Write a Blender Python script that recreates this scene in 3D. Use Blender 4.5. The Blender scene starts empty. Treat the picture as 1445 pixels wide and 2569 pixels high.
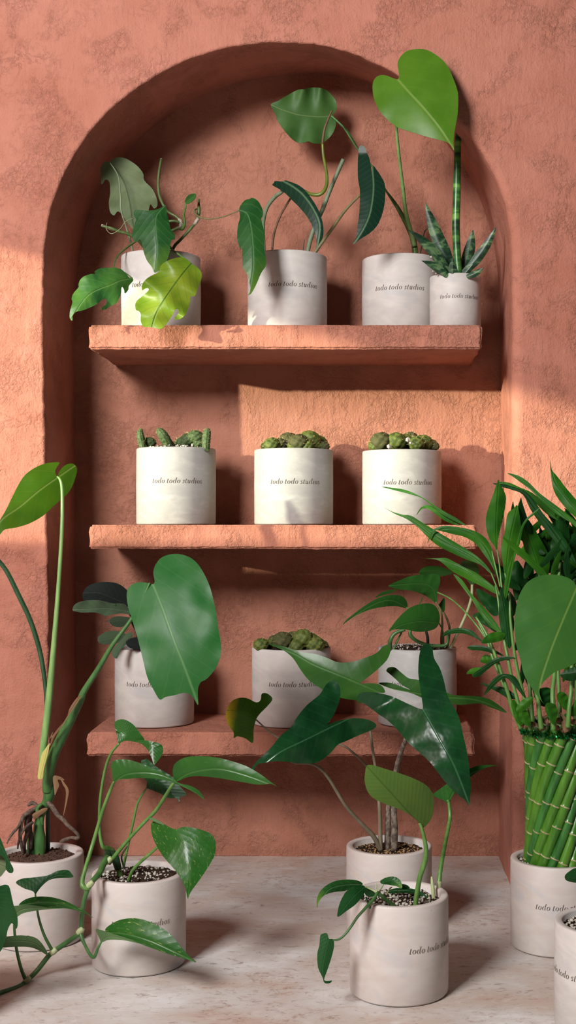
import bpy, bmesh, math, random
from mathutils import Vector, noise
from mathutils.geometry import delaunay_2d_cdt
import numpy as np

random.seed(7)
S = bpy.context.scene
COL = S.collection
PI = math.pi

# ------------------------------------------------------------------ camera, world, lights, exposure
F, XV, YH, CZ = 3200.0, 927.0, 1325.0, 0.563      # focal length in pixels, vanishing point, camera height
cam_d = bpy.data.cameras.new('camera'); cam = bpy.data.objects.new('camera', cam_d); COL.objects.link(cam)
cam.location = (0, 0, CZ); cam.rotation_euler = (PI/2, 0, 0)
cam_d.sensor_fit = 'VERTICAL'; cam_d.sensor_height = 36; cam_d.lens = F/2569*36
cam_d.shift_x = (722.5-XV)/2569; cam_d.shift_y = (YH-1284.5)/2569
cam_d.clip_start = .01
S.camera = cam

FRONT, BACK = 1.984, 2.189                          # wall face and niche back, metres from the camera
SUN = Vector((1.41, 1.0, -.219)).normalized()

w = bpy.data.worlds.new('world'); S.world = w; w.use_nodes = True
bg = w.node_tree.nodes['Background']; bg.inputs[0].default_value = (.93, .96, 1.0, 1); bg.inputs[1].default_value = .03

def lamp(name, kind, loc, direction, energy, color, **kw):
    l = bpy.data.lights.new(name, kind); l.energy = energy; l.color = color
    for k, v in kw.items(): setattr(l, k, v)
    o = bpy.data.objects.new(name, l); COL.objects.link(o); o.location = loc
    o.rotation_euler = Vector(direction).to_track_quat('-Z', 'Y').to_euler()
    return o
lamp('sun', 'SUN', (-2, -1, 2), SUN, 7.1, (.96, .94, .68), angle=math.radians(.9))
kd = Vector((.46, 1.0, -.44))
kp = Vector((-.1, 2.0, .66)) - kd*2.3
lamp('window_daylight', 'AREA', kp, kd, 96, (1.0, .97, .95), shape='RECTANGLE', size=.66, size_y=.66)

S.view_settings.view_transform = 'Standard'; S.view_settings.look = 'None'
S.view_settings.exposure = 0.0; S.view_settings.gamma = 1.0; S.view_settings.use_curve_mapping = False
S.cycles.max_bounces = 6; S.cycles.diffuse_bounces = 3

# ------------------------------------------------------------------ helpers
def P(x, y, d): return Vector(((x-XV)*d/F, d, CZ-(y-YH)*d/F))
CR = {'W': (0, 0, 1), 'A': (150, 370, 2.5351), 'B': (560, 180, 3.2111), 'C': (860, 90, 2.9522), 'D': (200, 1020, 1.338),
      'E': (0, 1130, 2.4083), 'F': (540, 1400, 1.9527), 'G': (0, 1780, 2.0069), 'H': (740, 1860, 2.0496),
      'I': (945, 1140, 2.89), 'J': (1145, 1700, 2.9567), 'K': (0, 1900, 4.28)}
def px(c, p): ox, oy, s = CR[c]; return (ox+p[0]/s, oy+p[1]/s)
def lerp(a, b, t): return a+(b-a)*t
def sm(t): t = max(0, min(1, t)); return t*t*(3-2*t)
def lin(r, g, b): return tuple(((c/255)/12.92 if c/255 <= .04045 else ((c/255+.055)/1.055)**2.4) for c in (r, g, b))+(1,)

def catmull(pts, n=4, closed=False):
    pts = [tuple(p) for p in pts]; m = len(pts); out = []
    segs = m if closed else m-1
    for i in range(segs):
        if closed: p0, p1, p2, p3 = pts[i-1], pts[i], pts[(i+1) % m], pts[(i+2) % m]
        else: p0, p1, p2, p3 = pts[max(i-1, 0)], pts[i], pts[i+1], pts[min(i+2, m-1)]
        for k in range(n):
            t = k/n
            out.append(tuple(.5*((2*b)+(c-a)*t+(2*a-5*b+4*c-d)*t*t+(-a+3*b-3*c+d)*t**3) for a, b, c, d in zip(p0, p1, p2, p3)))
    if not closed: out.append(pts[-1])
    return out

def mesh_obj(name, verts, faces, mats, parent=None, smooth=True, uvs=None, mat_idx=None):
    me = bpy.data.meshes.new(name); me.from_pydata([tuple(v) for v in verts], [], faces)
    if not isinstance(mats, (list, tuple)): mats = [mats]
    for m in mats: me.materials.append(m)
    if uvs is not None:
        l = me.uv_layers.new(name='UVMap')
        for lp in me.loops: l.data[lp.index].uv = uvs[lp.vertex_index]
    if mat_idx is not None: me.polygons.foreach_set('material_index', mat_idx)
    if smooth: me.polygons.foreach_set('use_smooth', [True]*len(me.polygons))
    me.update()
    o = bpy.data.objects.new(name, me); COL.objects.link(o)
    if parent is not None:
        o.parent = parent
        loc = Vector(parent.location); p = parent.parent
        while p is not None: loc += Vector(p.location); p = p.parent
        me.transform(__import__('mathutils').Matrix.Translation(-loc))
    return o
def struct(o): o['kind'] = 'structure'; return o
def thing(name, loc, label, cat, group=None):
    o = bpy.data.objects.new(name, None); COL.objects.link(o); o.location = loc; o.empty_display_size = .02
    o['label'] = label; o['category'] = cat
    if group: o['group'] = group
    return o

# ------------------------------------------------------------------ materials
class NT:
    def __init__(s, name):
        s.m = bpy.data.materials.new(name); s.m.use_nodes = True; s.t = s.m.node_tree; s.n = s.t.nodes
        s.b = s.n['Principled BSDF']; s.out = s.n['Material Output']
    def new(s, kind, **kw):
        n = s.n.new(kind)
        for k, v in kw.items(): setattr(n, k, v)
        return n
    def link(s, a, b): s.t.links.new(a, b)
    def set(s, sock, v):
        if hasattr(v, 'is_linked') or isinstance(v, bpy.types.NodeSocket): s.link(v, sock)
        else: sock.default_value = v
    def math(s, op, a, b=0.0, c=None, clamp=False):
        n = s.new('ShaderNodeMath', operation=op); n.use_clamp = clamp
        s.set(n.inputs[0], a); s.set(n.inputs[1], b)
        if c is not None: s.set(n.inputs[2], c)
        return n.outputs[0]
    def noise(s, vec, scale, detail=4, rough=.55, dist=0.0):
        n = s.new('ShaderNodeTexNoise'); s.link(vec, n.inputs['Vector'])
        n.inputs['Scale'].default_value = scale; n.inputs['Detail'].default_value = detail
        n.inputs['Roughness'].default_value = rough; n.inputs['Distortion'].default_value = dist
        return n.outputs['Fac']
    def ramp(s, fac, stops):
        n = s.new('ShaderNodeValToRGB'); s.link(fac, n.inputs[0]); e = n.color_ramp.elements
        while len(e) < len(stops): e.new(.5)
        for el, (p, c) in zip(e, stops): el.position = p; el.color = c if len(c) == 4 else tuple(c)+(1,)
        return n.outputs[0]
    def rng(s, v, a, b, c=0.0, d=1.0):
        n = s.new('ShaderNodeMapRange'); s.set(n.inputs[0], v)
        for i, q in enumerate((a, b, c, d)): n.inputs[i+1].default_value = q
        return n.outputs[0]
    def mix(s, f, a, b):
        n = s.new('ShaderNodeMix', data_type='RGBA'); s.set(n.inputs[0], f); s.set(n.inputs[6], a); s.set(n.inputs[7], b)
        return n.outputs[2]
    def bump(s, h, strength=1.0, dist=.001, normal=None):
        n = s.new('ShaderNodeBump'); s.link(h, n.inputs['Height']); n.inputs['Strength'].default_value = strength
        n.inputs['Distance'].default_value = dist
        if normal is not None: s.link(normal, n.inputs['Normal'])
        return n.outputs[0]
    def coord(s, which='Object', scale=None):
        c = s.new('ShaderNodeTexCoord').outputs[which]
        if scale:
            m = s.new('ShaderNodeMapping'); s.link(c, m.inputs[0]); m.inputs['Scale'].default_value = scale; c = m.outputs[0]
        return c

def plaster_mat(name, c1, c2, k=1.0):
    n = NT(name); co = n.coord('Object')
    big = n.noise(co, 5, 4, .6); med = n.noise(co, 26, 5, .6, .3); fine = n.noise(co, 300, 4, .65)
    und = n.noise(n.coord('Object', (1, 1, .55)), 13, 3, .5)
    st = n.noise(n.coord('Object', (1.6, 1, .35)), 80, 4, .6, .4)
    pm = n.rng(n.noise(co, 8, 3, .6), .44, .60); pm2 = n.rng(n.noise(co, 12, 3, .6, .5), .46, .58)
    # flakes left by the trowel: small raised plateaus with ragged edges, only in patches
    f1 = n.rng(n.noise(co, 30, 7, .70, .5), .49, .545)
    f2 = n.rng(n.noise(co, 62, 6, .72, .3), .485, .55)
    grain = n.rng(n.noise(co, 150, 4, .7, .6), .42, .6)
    h = n.math('MULTIPLY', und, 2.4)
    h = n.math('ADD', h, n.math('MULTIPLY', med, .9*k))
    h = n.math('ADD', h, n.math('MULTIPLY', fine, .55))
    h = n.math('ADD', h, n.math('MULTIPLY', st, .6))
    h = n.math('ADD', h, n.math('MULTIPLY', n.math('MULTIPLY', f1, pm), .30*k))
    h = n.math('ADD', h, n.math('MULTIPLY', n.math('MULTIPLY', f2, pm2), .20*k))
    h = n.math('ADD', h, n.math('MULTIPLY', n.math('MULTIPLY', grain, pm2), .42*k))
    n.link(n.bump(h, .95, .0022), n.b.inputs['Normal'])
    f = n.math('ADD', n.math('MULTIPLY', big, .6), n.math('MULTIPLY', med, .4))
    col = n.mix(n.rng(f, .35, .65), c1, c2)
    n.link(col, n.b.inputs['Base Color']); n.b.inputs['Roughness'].default_value = .82
    n.b.inputs['Specular IOR Level'].default_value = .3
    return n.m
M_PL = plaster_mat('terracotta_plaster', lin(166, 106, 87), lin(180, 121, 103))
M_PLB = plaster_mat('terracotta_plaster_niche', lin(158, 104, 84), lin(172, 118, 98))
M_SH = plaster_mat('terracotta_plaster_shelf', lin(166, 106, 86), lin(180, 121, 101), 1.1)

def floor_mat():
    n = NT('stone_floor'); co = n.coord('Object'); cs = n.coord('Object', (.75, 1.15, 1))
    a = n.noise(cs, 7, 7, .62, .3); b = n.noise(cs, 26, 7, .7, .5); c = n.noise(co, 120, 4, .7)
    col = n.ramp(a, [(.32, lin(184, 162, 150)), (.46, lin(192, 181, 173)), (.56, lin(197, 192, 188)), (.68, lin(214, 213, 212))])
    col = n.mix(n.math('MULTIPLY', n.rng(b, .54, .70), .5), col, lin(220, 218, 216))
    d_ = n.noise(cs, 22, 8, .78, 1.4)
    br = n.math('MULTIPLY', n.rng(d_, .52, .60), n.rng(c, .40, .62))
    br = n.math('MULTIPLY', br, n.rng(n.noise(co, 4.5, 3, .6), .42, .58))
    col = n.mix(n.math('MULTIPLY', br, .65), col, lin(142, 98, 74))
    dk = n.math('MULTIPLY', n.rng(n.noise(n.coord('Object', (.7, 1.4, 1)), 70, 8, .8, .8), .56, .62), .55)
    col = n.mix(dk, col, lin(112, 84, 72))
    pit = n.rng(n.noise(n.coord('Object', (.6, 1.3, 1)), 210, 3, .6), .68, .73)
    col = n.mix(n.math('MULTIPLY', pit, .7), col, lin(84, 62, 54))
    n.link(col, n.b.inputs['Base Color']); n.b.inputs['Roughness'].default_value = .5
    n.b.inputs['Specular IOR Level'].default_value = .35
    n.link(n.bump(n.math('ADD', b, n.math('MULTIPLY', c, .5)), .35, .0008), n.b.inputs['Normal'])
    return n.m
M_FLOOR = floor_mat()

def pot_mat(name, c1, c2, c3):
    n = NT(name); co = n.coord('Object'); ch = n.coord('Object', (1, 1, 2.2))
    a = n.noise(ch, 14, 4, .55, 1.2); b = n.noise(ch, 42, 5, .6, .4)
    col = n.mix(n.rng(a, .38, .62), c1, c2)
    col = n.mix(n.math('MULTIPLY', n.rng(n.noise(ch, 9, 3, .5, 2.0), .55, .68), .55), col, c3)
    col = n.mix(n.math('MULTIPLY', n.rng(b, .5, .75), .35), col, lin(206, 202, 196))
    v = n.new('ShaderNodeTexVoronoi'); n.link(co, v.inputs['Vector']); v.inputs['Scale'].default_value = 95
    sel = n.rng(n.noise(co, 60, 2, .5), .64, .68)
    pit = n.math('MULTIPLY', n.rng(v.outputs['Distance'], .07, .12, 1.0, 0.0), sel)
    col = n.mix(n.math('MULTIPLY', pit, .7), col, lin(105, 92, 84))
    n.link(col, n.b.inputs['Base Color']); n.b.inputs['Roughness'].default_value = .55
    n.b.inputs['Specular IOR Level'].default_value = .35
    n.link(n.bump(n.math('SUBTRACT', n.noise(co, 70, 4, .5), pit), .25, .0006), n.b.inputs['Normal'])
    return n.m
M_POT = pot_mat('cast_concrete_white', lin(184, 179, 175), lin(196, 191, 186), lin(172, 171, 172))
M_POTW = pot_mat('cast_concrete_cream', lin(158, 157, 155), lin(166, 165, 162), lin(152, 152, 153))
M_POTP = pot_mat('cast_concrete_pink', lin(190, 180, 173), lin(198, 190, 185), lin(176, 177, 181))
def simple(name, c, rough=.6, bumpscale=None, c2=None, bs=.4, bd=.001, sc=60, spec=.4):
    n = NT(name); co = n.coord('Object')
    if c2: n.link(n.mix(n.rng(n.noise(co, sc, 4, .6), .35, .65), c, c2), n.b.inputs['Base Color'])
    else: n.b.inputs['Base Color'].default_value = c
    n.b.inputs['Roughness'].default_value = rough; n.b.inputs['Specular IOR Level'].default_value = spec
    if bumpscale: n.link(n.bump(n.noise(co, bumpscale, 4, .6), bs, bd), n.b.inputs['Normal'])
    return n.m
M_TXT = simple('letter_recess_shade', lin(92, 80, 70), .9)  # flat letters; the shade of their recess is put into this dark colour
M_SOILK = simple('dark_potting_soil', lin(34, 26, 22), .95, 500, lin(74, 58, 48), 1, .002, 420, .1)
M_SOILB = simple('brown_soil', lin(62, 44, 36), .95, 600, lin(104, 80, 68), 1, .002, 500, .1)
M_PERL = simple('white_perlite', lin(190, 184, 174), .9, 900, lin(164, 156, 144))
M_GRIT = simple('tan_grit', lin(176, 142, 100), .9, 900, lin(118, 84, 52), sc=300)

def leaf_mat(name, col, vein, rough=.38, nv=9, ang=1.2, vw=.05, va=.5, var=None, vfac=0, tip=None, tip0=.6, par=False, pf=.12, nb=.6, nbs=55, spc=.24, trans=.22, rib=1.0, c2=None, spot=40, coat=0.0, sheen=None, bd=.0012, patch=(.52, .62), csc=22):
    n = NT(name); uv = n.coord('UV'); sp = n.new('ShaderNodeSeparateXYZ'); n.link(uv, sp.inputs[0]); s_, t_ = sp.outputs[0], sp.outputs[1]
    at = n.math('ABSOLUTE', t_); co = n.coord('Object')
    wob = n.math('MULTIPLY', n.math('SUBTRACT', n.noise(co, 30, 2, .5), .5), .05)
    if par:
        q = n.math('MULTIPLY', t_, nv*10.0)
    else:
        q = n.math('MULTIPLY', n.math('SUBTRACT', n.math('ADD', s_, wob), n.math('MULTIPLY', at, ang)), float(nv))
    fr = n.math('FRACT', q)
    dl = n.math('ABSOLUTE', n.math('SUBTRACT', fr, .5))
    line = n.rng(dl, 0.0, vw*(2.5 if not par else 5), 1.0, 0.0)
    puff = n.math('SINE', n.math('MULTIPLY', dl, PI))
    ribm = n.rng(at, .003*rib, .012*rib, 1.0, 0.0)
    base = col
    if c2: base = n.mix(n.rng(n.noise(co, csc, 4, .6), .38, .62), col, c2)
    if var:
        nz = n.noise(n.coord('UV', (2.0, 9.0, 1)), spot/8, 7, .75, .6)
        base = n.mix(n.math('MULTIPLY', n.rng(nz, *patch), vfac), base, var)
    if tip: base = n.mix(n.rng(n.math('ADD', s_, n.math('MULTIPLY', n.noise(co, 40, 3, .5), .3)), tip0+.1, 1.1), base, tip)
    c = n.mix(n.math('MULTIPLY', line, va*.5), base, vein)
    if not par: c = n.mix(n.math('MULTIPLY', ribm, .8), c, vein)
    n.link(c, n.b.inputs['Base Color']); n.b.inputs['Roughness'].default_value = rough
    n.b.inputs['Specular IOR Level'].default_value = spc
    n.b.inputs['Coat Weight'].default_value = coat; n.b.inputs['Coat Roughness'].default_value = .18
    if sheen:
        n.b.inputs['Sheen Weight'].default_value = sheen; n.b.inputs['Sheen Roughness'].default_value = .4
    h = n.math('SUBTRACT', n.math('MULTIPLY', puff, -pf if not par else -.06), n.math('MULTIPLY', ribm, .8))
    h = n.math('ADD', h, n.math('MULTIPLY', n.noise(co, nbs, 2, .5), nb))
    n.link(n.bump(h, .6, bd), n.b.inputs['Normal'])
    tr = n.new('ShaderNodeBsdfTranslucent'); n.link(n.mix(.35, c, lin(110, 160, 30)), tr.inputs[0])
    mx = n.new('ShaderNodeMixShader'); mx.inputs[0].default_value = trans
    n.link(n.b.outputs[0], mx.inputs[1]); n.link(tr.outputs[0], mx.inputs[2]); n.link(mx.outputs[0], n.out.inputs[0])
    return n.m
LM = {
 'dark': leaf_mat('leaf_dark_green', lin(20, 64, 26), lin(53, 95, 56), .36, c2=lin(34, 79, 38)),
 'deep': leaf_mat('leaf_deep_glossy', lin(16, 50, 32), lin(45, 91, 60), .30, nv=8, coat=.25, c2=lin(21, 63, 37), trans=.1),
 'arrow': leaf_mat('leaf_arrow_glossy', lin(13, 48, 24), lin(48, 92, 58), .25, nv=7, ang=.9, coat=.0, c2=lin(20, 64, 30), trans=.06, rib=1.1, va=.22, pf=.06, nb=2.0, nbs=48, spc=.24),
 'arrow2': leaf_mat('leaf_arrow_mid', lin(41, 84, 30), lin(71, 114, 54), .38, nv=7, ang=.9, coat=.1, c2=lin(51, 95, 32), va=.3),
 'blk': leaf_mat('leaf_narrow_black_green', lin(14, 45, 30), lin(81, 114, 81), .46, nv=14, ang=.6, vw=.03, va=.25, coat=.04, trans=.08, rib=1.4),
 'pale': leaf_mat('leaf_pale_underside', lin(110, 124, 89), lin(77, 92, 65), .6, nv=8, ang=1.0, vw=.04, va=.4, c2=lin(97, 114, 78)),
 'lime': leaf_mat('leaf_yellow_green', lin(88, 126, 28), lin(48, 88, 30), .36, nv=8, ang=.9, c2=lin(128, 146, 40), vw=.04, va=.5, csc=14, nb=.8),
 'mid': leaf_mat('leaf_mid_green', lin(28, 74, 32), lin(78, 120, 72), .36, nv=8, c2=lin(38, 86, 34), tip=lin(90, 127, 40), tip0=.65),
 'midy': leaf_mat('leaf_mid_green_light_edge', lin(43, 91, 44), lin(92, 128, 69), .34, nv=8, c2=lin(71, 114, 43)),
 'heart': leaf_mat('leaf_bright_heart', lin(77, 123, 29), lin(125, 157, 74), .36, nv=6, ang=1.3, vw=.02, va=.22, trans=.3, c2=lin(87, 131, 34), rib=1.5, bd=.0006, pf=.03),
 'heart2': leaf_mat('leaf_matte_heart', lin(56, 94, 43), lin(104, 130, 79), .5, nv=9, vw=.02, va=.15, c2=lin(67, 104, 50), rib=1.3, pf=.03),
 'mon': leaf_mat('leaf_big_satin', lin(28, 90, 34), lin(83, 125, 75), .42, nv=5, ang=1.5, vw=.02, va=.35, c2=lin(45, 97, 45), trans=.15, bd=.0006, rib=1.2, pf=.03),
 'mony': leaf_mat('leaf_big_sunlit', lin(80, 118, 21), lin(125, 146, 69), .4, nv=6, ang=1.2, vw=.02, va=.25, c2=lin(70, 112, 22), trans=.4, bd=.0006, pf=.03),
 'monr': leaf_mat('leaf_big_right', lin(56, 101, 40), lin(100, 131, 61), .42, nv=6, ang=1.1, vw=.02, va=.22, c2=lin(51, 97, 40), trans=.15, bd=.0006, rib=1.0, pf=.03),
 'poth': leaf_mat('leaf_pothos', lin(38, 84, 31), lin(62, 106, 47), .33, nv=9, vw=.03, va=.2, c2=lin(46, 95, 35), coat=.15, var=lin(125, 146, 69), vfac=.35, spot=50, patch=(.62, .68)),
 'pothv': leaf_mat('leaf_pothos_variegated', lin(34, 84, 27), lin(62, 107, 44), .32, nv=9, vw=.03, va=.2, c2=lin(41, 94, 30), coat=.2, var=lin(151, 165, 91), vfac=.9, spot=44, patch=(.585, .64)),
 'pothu': leaf_mat('leaf_pothos_underside', lin(87, 115, 72), lin(112, 135, 92), .5, nv=9, vw=.03, va=.25),
 'olive': leaf_mat('leaf_light_olive', lin(91, 119, 47), lin(70, 103, 39), .5, nv=16, ang=.9, vw=.05, va=.3, c2=lin(82, 114, 49), trans=.25),
 'bam': leaf_mat('leaf_bamboo', lin(34, 88, 20), lin(58, 112, 32), .42, nv=2.4, par=True, vw=.05, va=.35, c2=lin(54, 108, 22), trans=.22, spc=.15),
 'bamd': leaf_mat('leaf_bamboo_dark', lin(14, 54, 20), lin(34, 80, 34), .42, nv=2.4, par=True, vw=.05, va=.35, c2=lin(24, 70, 22), trans=.22, spc=.15),
 'fuzz': leaf_mat('leaf_fuzzy_black', lin(25, 33, 30), lin(44, 54, 48), .85, nv=8, sheen=.35, trans=.03, bd=.0015),
 'fuzzg': leaf_mat('leaf_fuzzy_grey_green', lin(69, 89, 64), lin(97, 114, 89), .85, nv=8, sheen=.4, trans=.08, bd=.0015),
 'yedge': leaf_mat('leaf_yellow_edge', lin(56, 112, 28), lin(84, 136, 54), .36, nv=7, c2=lin(72, 130, 32), tip=lin(214, 196, 40), tip0=.66, trans=.35),
 'dry': leaf_mat('leaf_dry_sheath', lin(140, 107, 79), lin(98, 69, 49), .8, par=True, nv=2, va=.6, trans=.3),
}
def snake_mat():
    n = NT('snake_plant_skin'); co = n.coord('Object', (.5, .5, 1)); f = n.noise(co, 75, 4, .6, .9)
    n.link(n.ramp(f, [(.40, lin(20, 44, 30)), (.50, lin(34, 70, 44)), (.60, lin(88, 118, 78))]), n.b.inputs['Base Color'])
    n.b.inputs['Roughness'].default_value = .42; return n.m
M_SNAKE = snake_mat()
def spike_mat():
    n = NT('snake_plant_spike'); co = n.coord('Object', (.22, .22, 1)); f = n.noise(co, 46, 3, .6, .3)
    c = n.ramp(f, [(.38, lin(18, 50, 28)), (.5, lin(40, 96, 38)), (.62, lin(96, 150, 66))])
    n.link(c, n.b.inputs['Base Color']); n.b.inputs['Roughness'].default_value = .35; return n.m
M_SPIKE = spike_mat()
def stem_mat(name, c1, c2, rough=.42, sc=(1, 1, .25), f=120, lo=.4, hi=.6):
    n = NT(name); n.link(n.mix(n.rng(n.noise(n.coord('Object', sc), f, 4, .6), lo, hi), c1, c2), n.b.inputs['Base Color'])
    n.b.inputs['Roughness'].default_value = rough; n.b.inputs['Subsurface Weight'].default_value = 0
    n.link(n.bump(n.noise(n.coord('Object', sc), 260, 3, .5), .3, .0005), n.b.inputs['Normal'])
    return n.m
SM = {'sage': stem_mat('stem_sage', lin(70, 88, 44), lin(88, 104, 56), .5),
      'green': stem_mat('stem_green', lin(72, 113, 48), lin(93, 132, 64)),
      'light': stem_mat('stem_light_green', lin(108, 146, 83), lin(125, 160, 93)),
      'dkgreen': stem_mat('stem_dark_green', lin(31, 64, 38), lin(43, 77, 46)),
      'mid': stem_mat('stem_mid_green', lin(51, 92, 45), lin(66, 109, 54)),
      'grey': stem_mat('stem_grey_green', lin(96, 113, 86), lin(115, 128, 101), .6),
      'brown': stem_mat('stem_brown', lin(92, 64, 44), lin(112, 79, 56), .6),
      'olive': stem_mat('stem_olive', lin(99, 94, 60), lin(114, 108, 70), .55),
      'mott': stem_mat('stem_mottled', lin(74, 62, 54), lin(127, 115, 101), .6, (1, 1, .8), 170),
      'taupe': stem_mat('stem_taupe', lin(103, 95, 74), lin(120, 108, 88), .6),
      'root': stem_mat('root_brown', lin(70, 56, 47), lin(104, 86, 74), .85, (1, 1, 1), 200),
      'cut': stem_mat('stem_cut_white', lin(175, 169, 156), lin(127, 116, 98), .8, (1, 1, 1), 300),
      'pale': stem_mat('stem_pale', lin(150, 163, 114), lin(169, 178, 134), .5),
      'dark': stem_mat('stem_dark', lin(41, 50, 30), lin(31, 37, 26), .5),
      'yel': stem_mat('stem_yellow_green', lin(101, 117, 37), lin(88, 106, 39), .35),
      'cane': stem_mat('bamboo_cane', lin(50, 99, 26), lin(75, 122, 35), .28, (1, 1, .12), 60),
      'caned': stem_mat('bamboo_cane_dark', lin(34, 84, 34), lin(56, 112, 44), .28, (1, 1, .12), 60),
 'node': stem_mat('bamboo_node', lin(166, 157, 123), lin(134, 119, 87), .8, (1, 1, 1), 300)}
M_CACT = simple('cactus_skin', lin(60, 76, 30), .65, 400, lin(100, 110, 46), .3, .0006, 140)
M_CACTD = simple('cactus_brown_skin', lin(80, 76, 44), .8, 400, lin(60, 68, 32), .3, .0006, 140)
M_CACTF = simple('cactus_finger_skin', lin(46, 70, 34), .7, 500, lin(88, 106, 64), .4, .0008, 260)
M_SPINE = simple('cactus_spine', lin(186, 164, 120), .7)
def tinsel():
    n = NT('green_tinsel'); n.b.inputs['Base Color'].default_value = lin(8, 110, 48); n.b.inputs['Metallic'].default_value = .85
    n.b.inputs['Roughness'].default_value = .18; return n.m
M_TIN = tinsel()

# ------------------------------------------------------------------ setting
def resample(pts, n):
    L = [0]
    for a, b in zip(pts, pts[1:]): L.append(L[-1]+math.dist(a, b))
    out = []; j = 0
    for i in range(n):
        q = L[-1]*i/(n-1)
        while j < len(pts)-2 and L[j+1] < q: j += 1
        t = (q-L[j])/max(1e-9, L[j+1]-L[j]); out.append(tuple(lerp(a, b, t) for a, b in zip(pts[j], pts[j+1])))
    return out
yf = YH+CZ*F/FRONT; yb = YH+CZ*F/BACK
arch_f = [(124, yf), (123, 2000), (121, 1700), (119, 1400), (113, 1150), (108, 900), (108, 700), (113, 600), (128, 520), (150, 460), (182, 396), (218, 340), (265, 285), (330, 230), (400, 184),
          (480, 145), (560, 121), (640, 108), (700, 105), (770, 108), (830, 117), (900, 139), (985, 180), (1065, 232), (1150, 308), (1200, 368), (1238, 430), (1268, 510), (1283, 600), (1286, 720), (1286, 1000), (1287, 1400), (1286, 1800), (1285, yf)]
arch_b = [(193, yb), (192, 1900), (190, 1600), (188, 1300), (187, 1000), (188, 800), (193, 700), (206, 610), (228, 530), (262, 460), (310, 392), (372, 330), (440, 280), (520, 238),
          (600, 208), (680, 193), (770, 184), (850, 188), (930, 210), (1010, 255), (1090, 325), (1150, 400), (1195, 480), (1225, 560), (1243, 640), (1252, 740), (1256, 900), (1258, 1200), (1256, 1600), (1252, 1900), (1251, yb)]
NA = 420
af = resample(catmull(arch_f, 8), NA); ab = resample(catmull(arch_b, 8), NA)
AF = [P(x, y, FRONT) for x, y in af]; AB = [P(x, y, BACK) for x, y in ab]
# arc-length differs between both outlines; pair each front point with the back point at the same fraction
def build_front_wall():
    verts = []; faces = []
    nrm = []
    for i in range(NA):
        a = AF[max(i-1, 0)]; b = AF[min(i+1, NA-1)]; t = (b-a).normalized()
        nrm.append(Vector((-t.z, 0, t.x)))            # outward from the opening
    def brad(i):
        x = AF[i].x
        base = .004
        if i > NA*.55: base = lerp(.004, .016, sm((i/NA-.55)/.14))
        return base
    rings = []
    K = 6
    for k in range(K+1):
        th = k/K*PI/2; ring = []
        for i in range(NA):
            b = brad(i); p = AF[i]
            j = noise.noise(Vector((i*.35, 1.3, 0)))*.0016 + noise.noise(Vector((i*1.1, 7.3, 0)))*.0011
            if i > NA*.6: j *= .5
            off = b*(1-math.sin(th))
            q = p + nrm[i]*(off + j*(1 if k > 0 else 1))
            q.y = FRONT + b*(1-math.cos(th))
            q.z = max(q.z, 0) if 0 < i < NA-1 else 0
            ring.append(q)
        rings.append(ring)
    last = rings[-1]
    NB = 10
    for k in range(1, NB+1):
        t = k/NB; ring = []
        for i in range(NA):
            q = last[i].lerp(AB[i], t); q.y = lerp(last[i].y, BACK+.004, t)
            q += nrm[i]*noise.noise(Vector((q.x*14, q.y*14, q.z*14)))*.0025*math.sin(PI*t)
            q.z = max(q.z, 0) if 0 < i < NA-1 else 0
            ring.append(q)
        rings.append(ring)
    for r in rings: verts += r
    for k in range(len(rings)-1):
        for i in range(NA-1):
            a = k*NA+i; faces.append((a, a+1, a+NA+1, a+NA))
    # flat face around the arch, down to the floor on both sides
    poly = [(v.x, v.z) for v in rings[0]]
    outer = [(1.25, 0), (1.25, 1.9), (-1.6, 1.9), (-1.6, 0)]
    pts2 = [Vector(p) for p in poly+outer]
    vo, _, fo, _, _, _ = delaunay_2d_cdt(pts2, [], [list(range(len(pts2)))], 1, 1e-6)
    o0 = len(verts); verts += [Vector((v.x, FRONT, v.y)) for v in vo]
    for f in fo:
        a, b, c = (vo[i] for i in f[:3]); cr = (b.x-a.x)*(c.y-a.y)-(b.y-a.y)*(c.x-a.x)
        f = list(f) if cr > 0 else list(f)[::-1]
        faces.append(tuple(o0+i for i in f))
    return mesh_obj('wall_front', verts, faces, M_PL)
o = struct(build_front_wall()); o['label'] = 'terracotta plaster wall with the arched niche opening'
def grid_plane(name, org, u, v, nu, nv, mat, disp=0, fr=8):
    vs = []; fs = []; nr = Vector(u).cross(Vector(v)).normalized()
    for j in range(nv+1):
        for i in range(nu+1):
            p = Vector(org)+Vector(u)*i/nu+Vector(v)*j/nv
            p += nr*noise.noise(p*fr)*disp; vs.append(p)
    for j in range(nv):
        for i in range(nu): a = j*(nu+1)+i; fs.append((a, a+1, a+nu+2, a+nu+1))
    return mesh_obj(name, vs, fs, mat)
struct(grid_plane('wall_back', (-.62, BACK, 0), (1.0, 0, 0), (0, 0, 1.5), 60, 90, M_PLB, .003))
struct(grid_plane('floor', (-1.6, -.6, 0), (2.85, 0, 0), (0, BACK+.6, 0), 4, 4, M_FLOOR))
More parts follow.
